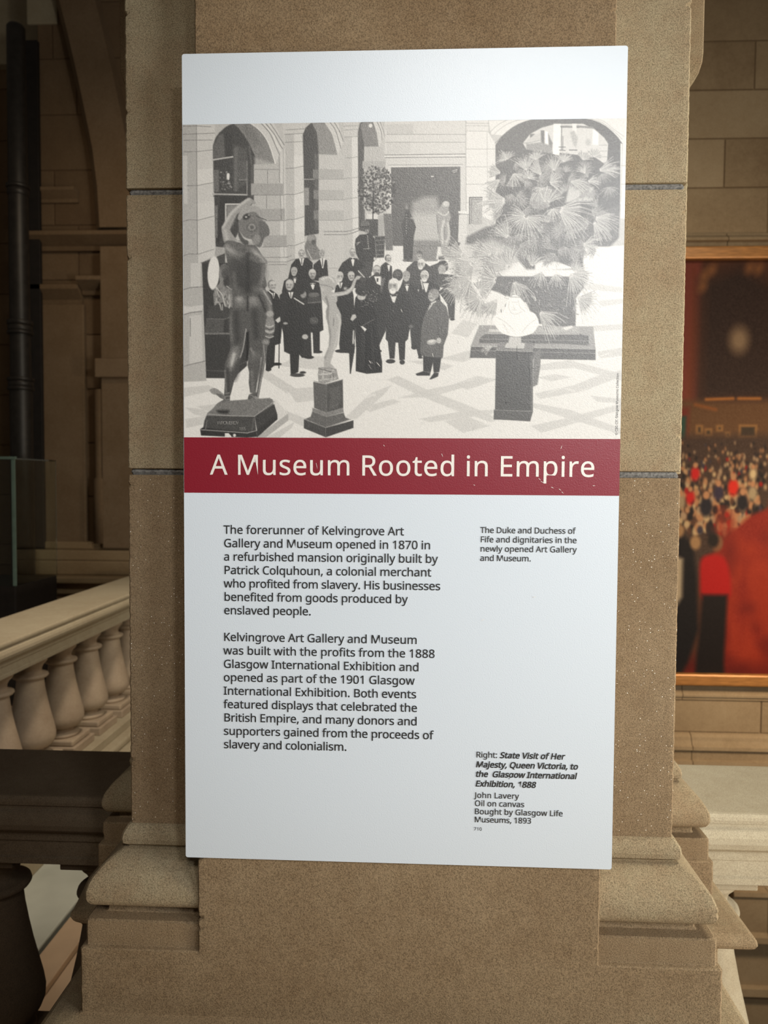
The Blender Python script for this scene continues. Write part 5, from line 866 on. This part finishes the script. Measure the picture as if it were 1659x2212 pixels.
# the far balustrade running away from the visitor
t = thing('balustrade', 'far stone balustrade with stout marble balusters running back behind the left side of the pier', 'balustrade', (-1.765, 2.4, 0), 'stone balustrades of the gallery')
m = MB(); extrude_profile(m, rail_profile(-1.765, .155, ZT), 'y', .72, 4.55, .55); m.build('handrail', [M_rail], t)
m = MB(); m.box(-2.02, -1.50, .72, 4.55, 0, .15, .5, .005); m.box(-1.95, -1.545, .72, 4.55, .15, .19, .5, .012); m.box(-1.91, -1.60, .72, 4.55, .19, .235, .5, .004)
m.build('plinth', [M_rail], t)
for k in range(-4, 8):
    cy = 2.315 + .2955 * k
    m = MB(); m.box(-1.885, -1.645, cy - .115, cy + .115, .235, .275, .5, .004); m.box(-1.87, -1.66, cy - .10, cy + .10, .275, .305, .55, .008)
    m.lathe(-1.765, cy, baluster_profile(.305, ZT - .178, 1.12), 36, .5); m.box(-1.85, -1.68, cy - .088, cy + .088, ZT - .178, ZT - .155, .5, .003)
    m.build('baluster', [M_balu], t)

# ================================================================ floors, far walls
m = MB(); m.box(-3.0, 3.0, -3.4, .86, -.12, 0, .5); struct(m.build('floor', [M_tan]))
m = MB(); m.box(-1.50, -1.24, .86, 4.6, -.1, .012, .5, .006); m.box(-1.22, -1.12, .86, 4.6, -.1, .012, .5, .004); m.box(-1.118, -1.0, .86, 4.6, -.12, -.008, .5, .004); struct(m.build('trim_1', [M_slab, M_tan]))
o = bpy.data.objects['trim_1']
for p in o.data.polygons:
    if p.center.x > -1.23: p.material_index = 1
m = MB(); m.box(-4.6, -1.50, .86, 6.0, -.12, 0, .5); struct(m.build('floor_left', [M_tan]))

# wall behind, on the right, with the picture
WY = 3.6
def ashlar(m, x0, x1, Y, courses, bw, depth=.3, gap=.0035, joint0=None):
    for k, (z0, z1) in enumerate(courses):
        off = (joint0[k % len(joint0)] if joint0 else 0)
        x = off
        while x > x0: x -= bw
        while x < x1:
            a, b = max(x, x0), min(x + bw, x1)
            if b - a > .02: m.box(a + gap, b - gap, Y, Y + depth * .5, z0 + gap, z1 - gap, random.uniform(.35, .68), .004)
            x += bw
    m.box(x0, x1, Y + .008, Y + depth, courses[0][0], courses[-1][1], .1)
m = MB()
zc = [3.09, 3.375, 3.665, 3.95, 4.235, 4.52, 4.8]
ashlar(m, .3, 4.6, WY, list(zip(zc[:-1], zc[1:])), .78, joint0=[2.9, at(1565, 350, WY)[0], 2.28, at(1631, 140, WY)[0], 2.42])
zc2 = [-2.6, -2.25, -1.9, -1.57, -1.20, -.93, -.60, -.14]
m.box(.3, 4.6, WY + .0, WY + .3, .06, 3.05, .5)
ashlar(m, .3, 4.6, WY, list(zip(zc2[:-1], zc2[1:])), .7, joint0=[2.4, 2.0, 2.55])
struct(m.build('wall_right', [M_wall]))
def moulding(name, prof, x0, x1, Y, mat, joints=()):
    """prof: (z, projection) top to bottom"""
    m = MB(); xs = [x0] + list(joints) + [x1]
    for a, b in zip(xs[:-1], xs[1:]):
        pr = [(Y - p, z) for z, p in prof] + [(Y + .05, prof[-1][0]), (Y + .05, prof[0][0])]
        extrude_profile(m, pr[::-1], 'x', a + .002, b - .002, random.uniform(.42, .62))
    return struct(m.build(name, [mat]))
jx = at(1567, 530, WY)[0]
moulding('trim_2', [(3.10, .0), (3.10, .012), (3.085, .020), (3.068, .045), (3.055, .05), (3.05, .05), (3.045, .03), (3.035, .028), (2.995, .028), (2.99, .0)], .3, 4.6, WY, M_wall, (jx - 1.2, jx, jx + 1.2))
moulding('trim_3', [(.36, .0), (.36, .012), (.325, .012), (.31, .022), (.295, .034), (.282, .034), (.278, .022), (.262, .022), (.258, .0)], .3, 4.6, WY, M_wall, (jx - .2, 3.2))
m = MB(); ashlar(m, .3, 4.6, WY - .012, [(.055, .258)], .62, .1, joint0=[at(1642, 1545, WY)[0]]); struct(m.build('trim_4', [M_wall]))
moulding('trim_5', [(.055, .012), (.050, .03), (.035, .045), (.015, .05), (-.005, .062), (-.015, .078), (-.035, .080), (-.04, .06), (-.10, .06), (-.105, .085), (-.13, .09), (-.14, .0)], .3, 4.6, WY, M_wall, (at(1487, 1600, WY)[0], 2.9))
# lower storey: string course and the corbelled pilaster seen through the right balustrade
moulding('trim_6', [(-.92, .0), (-.925, .06), (-.95, .065), (-.96, .05), (-1.18, .05), (-1.20, .075), (-1.235, .078), (-1.245, .05), (-1.26, .0)], 2.00, 4.6, WY, M_wall, (at(1650, 2000, WY)[0],))
moulding('trim_7', [(-1.55, .0), (-1.555, .035), (-1.60, .04), (-1.64, .0)], .3, 4.6, WY, M_wall)

def paint_crowd_picture(W, H, x0, zt, cell):
    S = Sheet(0, 0, W, H, (.30, .17, .105), 11); R = S.rng; P, L, O = S.poly, S.line, S.oval
    kx = .00288 / cell
    S.frame(((1.94 - x0) / cell) - 1600 * kx, -568 * kx * .982, 1 / kx)
    def dab(x, y, a, b, c, soft=1.5, rot=0.): O(x, y, a, b, c, soft, rot)
    # dim painted hall
    P('1300,560 1523,560 1520,850 1300,850', (.44, .20, .15), 4); P('1508,570 1520,700 1514,850 1500,850', (.42, .20, .11), 5)
    P('1526,600 1600,570 1660,600 1800,640 1800,850 1524,850', (.19, .125, .095), 12, mottle=.03)
    O(1604, 722, 19, 26, (.50, .40, .30), 6)
    for x, y in ((1530, 590), (1545, 578), (1527, 612), (1622, 574), (1640, 576)): dab(x, y, 8, 12, (.48, .30, .17), 4, .4)
    P('1300,848 1800,848 1800,930 1300,930', (.36, .24, .14), 5, mottle=.02); P('1300,862 1505,862 1500,960 1300,960', (.40, .14, .09), 4); P('1485,880 1500,880 1499,930 1485,930', (.16, .25, .2), 2)
    L('1540,845 1595,843', (.62, .38, .17), 3, 1.4); L('1606,843 1650,843', (.62, .38, .17), 3, 1.4); L('1518,856 1560,866', (.5, .28, .12), 3, 2)
    for x, y, w_, h_ in ((1520, 898, 15, 20), (1538, 905, 16, 17), (1562, 898, 14, 14), (1608, 897, 38, 28), (1580, 912, 12, 12)):
        P([(x, y), (x + w_, y), (x + w_, y + h_), (x, y + h_)], (.52, .36, .2), 1.2); P([(x + 5, y + 5), (x + w_ - 5, y + 5), (x + w_ - 5, y + h_ - 5), (x + 5, y + h_ - 5)], (.22, .17, .12), 1.2)
    # massed onlookers
    P('1300,925 1800,915 1800,1080 1560,1180 1520,1250 1500,1400 1300,1440', (.24, .17, .13), 6, mottle=.03)
    for i in range(1500):
        v = R.rand() ** .8; y = 932 + v * 190; x = R.uniform(1300, 1900 if y < 1040 else 1660)
        s = 2.0 + v * 7
        c = [(.62, .44, .30), (.58, .47, .36), (.10, .075, .07), (.16, .11, .10), (.66, .55, .40), (.55, .07, .05), (.30, .19, .13), (.20, .17, .2)][R.choice(8, p=[.27, .16, .16, .12, .12, .04, .10, .03])]
        dab(x, y, s * R.uniform(.5, .8), s * R.uniform(.8, 1.3), c, 1.2)
    for x, y, s, c in ((1521, 1000, 14, (.7, .08, .07)), (1600, 1028, 17, (.75, .13, .06)), (1512, 1050, 14, (.68, .07, .06)), (1640, 1000, 12, (.72, .62, .46)), (1570, 1040, 16, (.18, .14, .2)), (1545, 1070, 20, (.12, .1, .12)), (1620, 1060, 18, (.1, .08, .09)), (1640, 1040, 15, (.58, .5, .38)), (1492, 1060, 15, (.55, .47, .36))):
        dab(x, y, s * .62, s, c, 2); dab(x, y - s * 1.25, s * .32, s * .42, (.64, .45, .31), 1)
    # red carpet
    P('1900,1040 1700,1060 1640,1085 1590,1130 1560,1175 1580,1300 1545,1400 1470,1448 1300,1450 1300,1460 1900,1460', (.48, .11, .05), 3, mottle=.03)
    for i in range(120): dab(R.uniform(1560, 1900), R.uniform(1090, 1440), R.uniform(5, 22), R.uniform(10, 40), [(.54, .15, .06), (.42, .09, .04), (.57, .17, .08)][R.randint(3)], 7)
    P('1300,1400 1480,1380 1900,1440 1900,1460 1300,1460', (.33, .06, .035), 10, alpha=.8)
    # standing figures at the carpet's edge
    P('1300,1120 1480,1110 1520,1150 1530,1230 1535,1330 1515,1400 1500,1430 1300,1440', (.075, .055, .055), 3, mottle=.012)
    for x, y in ((1490, 1120), (1478, 1135), (1525, 1145)): dab(x, y, 11, 15, (.56, .42, .28), 2)
    P('1480,1170 1500,1180 1500,1260 1478,1300', (.62, .55, .45), 3); P('1472,1220 1482,1220 1482,1330 1472,1330', (.5, .06, .05), 2.5)
    dab(1570, 1146, 12, 17, (.45, .29, .19), 1.6); dab(1562, 1140, 11, 15, (.11, .08, .06), 2)
    P('1538,1180 1560,1170 1586,1178 1598,1215 1596,1262 1545,1266 1536,1220', (.62, .06, .045), 3, True); P('1542,1255 1594,1255 1590,1400 1592,1432 1530,1430 1538,1330', (.085, .05, .04), 3)
    S.a = np.clip(S.a + (R.rand(H, W, 1) - .5).astype(np.float32) * .03, 0, 1)
    return S
pic = thing('framed_painting', 'large framed oil painting of a crowd and red carpet hanging on the stone wall', 'painting', (2.5, WY, .36))
PX0, PX1, PZ0, PZ1, CELL = 1.28, 3.60, .436, 2.93, .0052
nx, nz = int((PX1 - PX0) / CELL), int((PZ1 - PZ0) / CELL)
S2 = paint_crowd_picture(nx, nz, PX0, PZ1, CELL)
colour_sheet('canvas', np.linspace(PX0, PX1, nx), np.linspace(PZ1, PZ0, nz), lin(S2.a) * .85, WY - .045, M_paint, pic)
m = MB()
for a, b, c, d in ((PX0 - .085, PX1 + .085, PZ1, PZ1 + .075), (PX0 - .085, PX1 + .085, PZ0 - .072, PZ0), (PX0 - .085, PX0, PZ0, PZ1), (PX1, PX1 + .085, PZ0, PZ1)): m.box(a, b, WY - .085, WY - .002, c, d, .5, .010)
m.build('frame', [M_gold], pic)
m = MB(); m.box(PX0 - .01, PX1 + .01, WY - .044, WY - .03, PZ0 - .01, PZ1 + .01); m.build('backing', [M_darkp], pic)

# far left: the arcade across the hall
FY = 5.1
def z_(y, x=150): return at(x, y, FY)[1]
def x_(x, y=700): return at(x, y, FY)[0]
m = MB()
xa = x_(88)
cz = [-2.0, -1.4, -.7, .2, .81, 1.0, 1.45, 1.9, 2.35, 2.8, 3.25, 3.7, 4.15, 4.6, 5.05, 5.5, 6.2]
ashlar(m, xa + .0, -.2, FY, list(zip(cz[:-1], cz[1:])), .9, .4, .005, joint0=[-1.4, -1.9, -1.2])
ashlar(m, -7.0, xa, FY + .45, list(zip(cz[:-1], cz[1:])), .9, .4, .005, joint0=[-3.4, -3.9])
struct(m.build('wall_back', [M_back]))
# recessed arch rib: a curved band standing proud of the wall
m = MB(); pts = [(118, -60), (128, 0), (150, 85), (172, 180), (190, 265), (205, 340), (215, 420), (220, 505)]
v = []; k = 0
for (px, py) in pts:
    xx, zz = at(px, py, FY); x2 = xx + .34
    v += [(xx, FY - .10, zz), (xx + .05, FY - .16, zz), (x2, FY - .16, zz), (x2, FY + .02, zz), (xx, FY + .02, zz)]
f = []
for i in range(len(pts) - 1):
    for j in range(5): a, b = i * 5 + j, i * 5 + (j + 1) % 5; f.append((a, b, b + 5, a + 5))
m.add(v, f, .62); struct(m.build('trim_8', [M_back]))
def cap(name, px0, px1, y0, y1, proj, mat=M_back):
    """moulded string across part of the far wall, y in photograph rows"""
    z1, z0 = z_(y0), z_(y1); x0, x1 = x_(px0, (y0 + y1) / 2), x_(px1, (y0 + y1) / 2); h = z1 - z0
    prof = [(z1, .0), (z1, proj), (z1 - h * .25, proj), (z1 - h * .4, proj * .8), (z1 - h * .75, proj * .35), (z0, proj * .25), (z0, 0)]
    return moulding(name, prof, x0, x1, FY, mat)
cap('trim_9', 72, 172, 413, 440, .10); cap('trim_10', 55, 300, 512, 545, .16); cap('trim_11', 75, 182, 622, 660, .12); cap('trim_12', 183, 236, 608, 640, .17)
m = MB()
m.box(x_(235, 800), x_(330, 800), FY - .16, FY + .02, z_(1180), z_(545), .62, .01); m.box(x_(226, 800), x_(330, 800), FY - .20, FY + .02, z_(822), z_(782), .7, .01)
m.lathe(x_(233, 1100), FY - .09, [(.075, z_(1170)), (.075, z_(1035)), (.06, z_(1030)), (.06, z_(845))], 20, .5)
m.box(x_(88, 1000), x_(190, 1000), FY - .05, FY + .02, z_(1180), z_(660), .58, .01)
struct(m.build('trim_13', [M_back]))
def basebits(name, px0, px1, rows, mat):
    m = MB()
    for y0, y1, pr in rows: m.box(x_(px0 - pr * 60, y0), x_(px1, y0), FY - pr, FY + .02, z_(y1), z_(y0), .6, .012)
    return struct(m.build(name, [mat]))
basebits('trim_14', 100, 330, [(1168, 1184, .10), (1184, 1206, .17), (1206, 1236, .19), (1236, 1250, .30), (1250, 1275, .22), (1275, 1500, .17)], M_wall)

m = MB(); m.box(-7.0, x_(57, 60), FY + .36, FY + .46, z_(84, 20), 6.4, .5, .01); m.box(x_(60, 60), x_(126, 60), FY - .02, FY + .01, z_(54, 100), 6.4, .5, .01); struct(m.build('trim_15', [M_rail]))  # paler stone stands in for light on the high wall

# round cast column and dark panel standing in front of the far wall
CY = 4.75
def xc_(x, y=700): return at(x, y, CY)[0]
def zc_(y, x=50): return at(x, y, CY)[1]
col = thing('cast_iron_column', 'slim round dark column with ring bands standing at the far left', 'column', (xc_(48), CY, 0))
cxx = xc_(44, 760)
m = MB(); zt, zb = zc_(60), 0.0
m.lathe(cxx, CY, [(.085, zb), (.085, zc_(840)), (.078, zc_(815)), (.073, zc_(430)), (.068, zt), (.055, zt + .02)], 28, .5); m.build('shaft', [M_iron], col)
for y0, y1, r in ((400, 408, .088), (408, 424, .080), (693, 703, .096), (703, 716, .090), (716, 723, .096), (816, 824, .10), (824, 836, .094), (836, 844, .10)):
    m = MB(); a, b = zc_(y1), zc_(y0); m.lathe(cxx, CY, [(r - .006, a), (r, a + .004), (r, b - .004), (r - .006, b)], 28); m.build('ring_band', [M_iron], col)
tp = thing('dark_panel', 'tall near-black panel standing close behind the slim round column', 'panel', (xc_(75), 5.0, 0))
m = MB(); m.box(at(52, 700, 4.98)[0], at(88, 700, 4.98)[0], 4.98, 5.02, at(70, 1290, 4.98)[1], at(70, 86, 4.98)[1], .5, .004); m.build('board', [M_darkp], tp)
m = MB(); m.box(at(50, 700, 4.98)[0], at(100, 700, 4.98)[0], 4.9, 5.04, 0, at(70, 1290, 4.98)[1], .5, .006); m.build('foot', [M_darkp], tp)

# glass display case at the left edge
GY = 4.0
gx1 = at(32, 1150, GY)[0]; gz1 = at(30, 992, GY)[1]; gz0 = .85; gx0 = gx1 - .9
case = thing('display_case', 'glass display case with pale green edges at the left edge behind the far balustrade', 'display case', ((gx0 + gx1) / 2, GY + .3, 0))
m = MB(); m.box(gx0, gx1, GY, GY + .6, 0, gz0, .4, .01); m.build('cabinet_base', [M_darkp], case)
for nm, b in (('front_pane', (gx0, gx1, GY, GY + .008, gz0, gz1)), ('side_pane', (gx1 - .008, gx1, GY + .01, GY + .6, gz0, gz1)), ('top_pane', (gx0, gx1, GY, GY + .6, gz1, gz1 + .008))):
    m = MB(); m.box(*b); m.build(nm, [M_glass], case)
m = MB(); m.box(gx1 - .016, gx1 + .004, GY - .004, GY + .012, gz0, gz1); m.box(gx0, gx1 + .014, GY - .012, GY + .012, gz1 + .0, gz1 + .018); m.build('glass_edge', [M_edge], case)
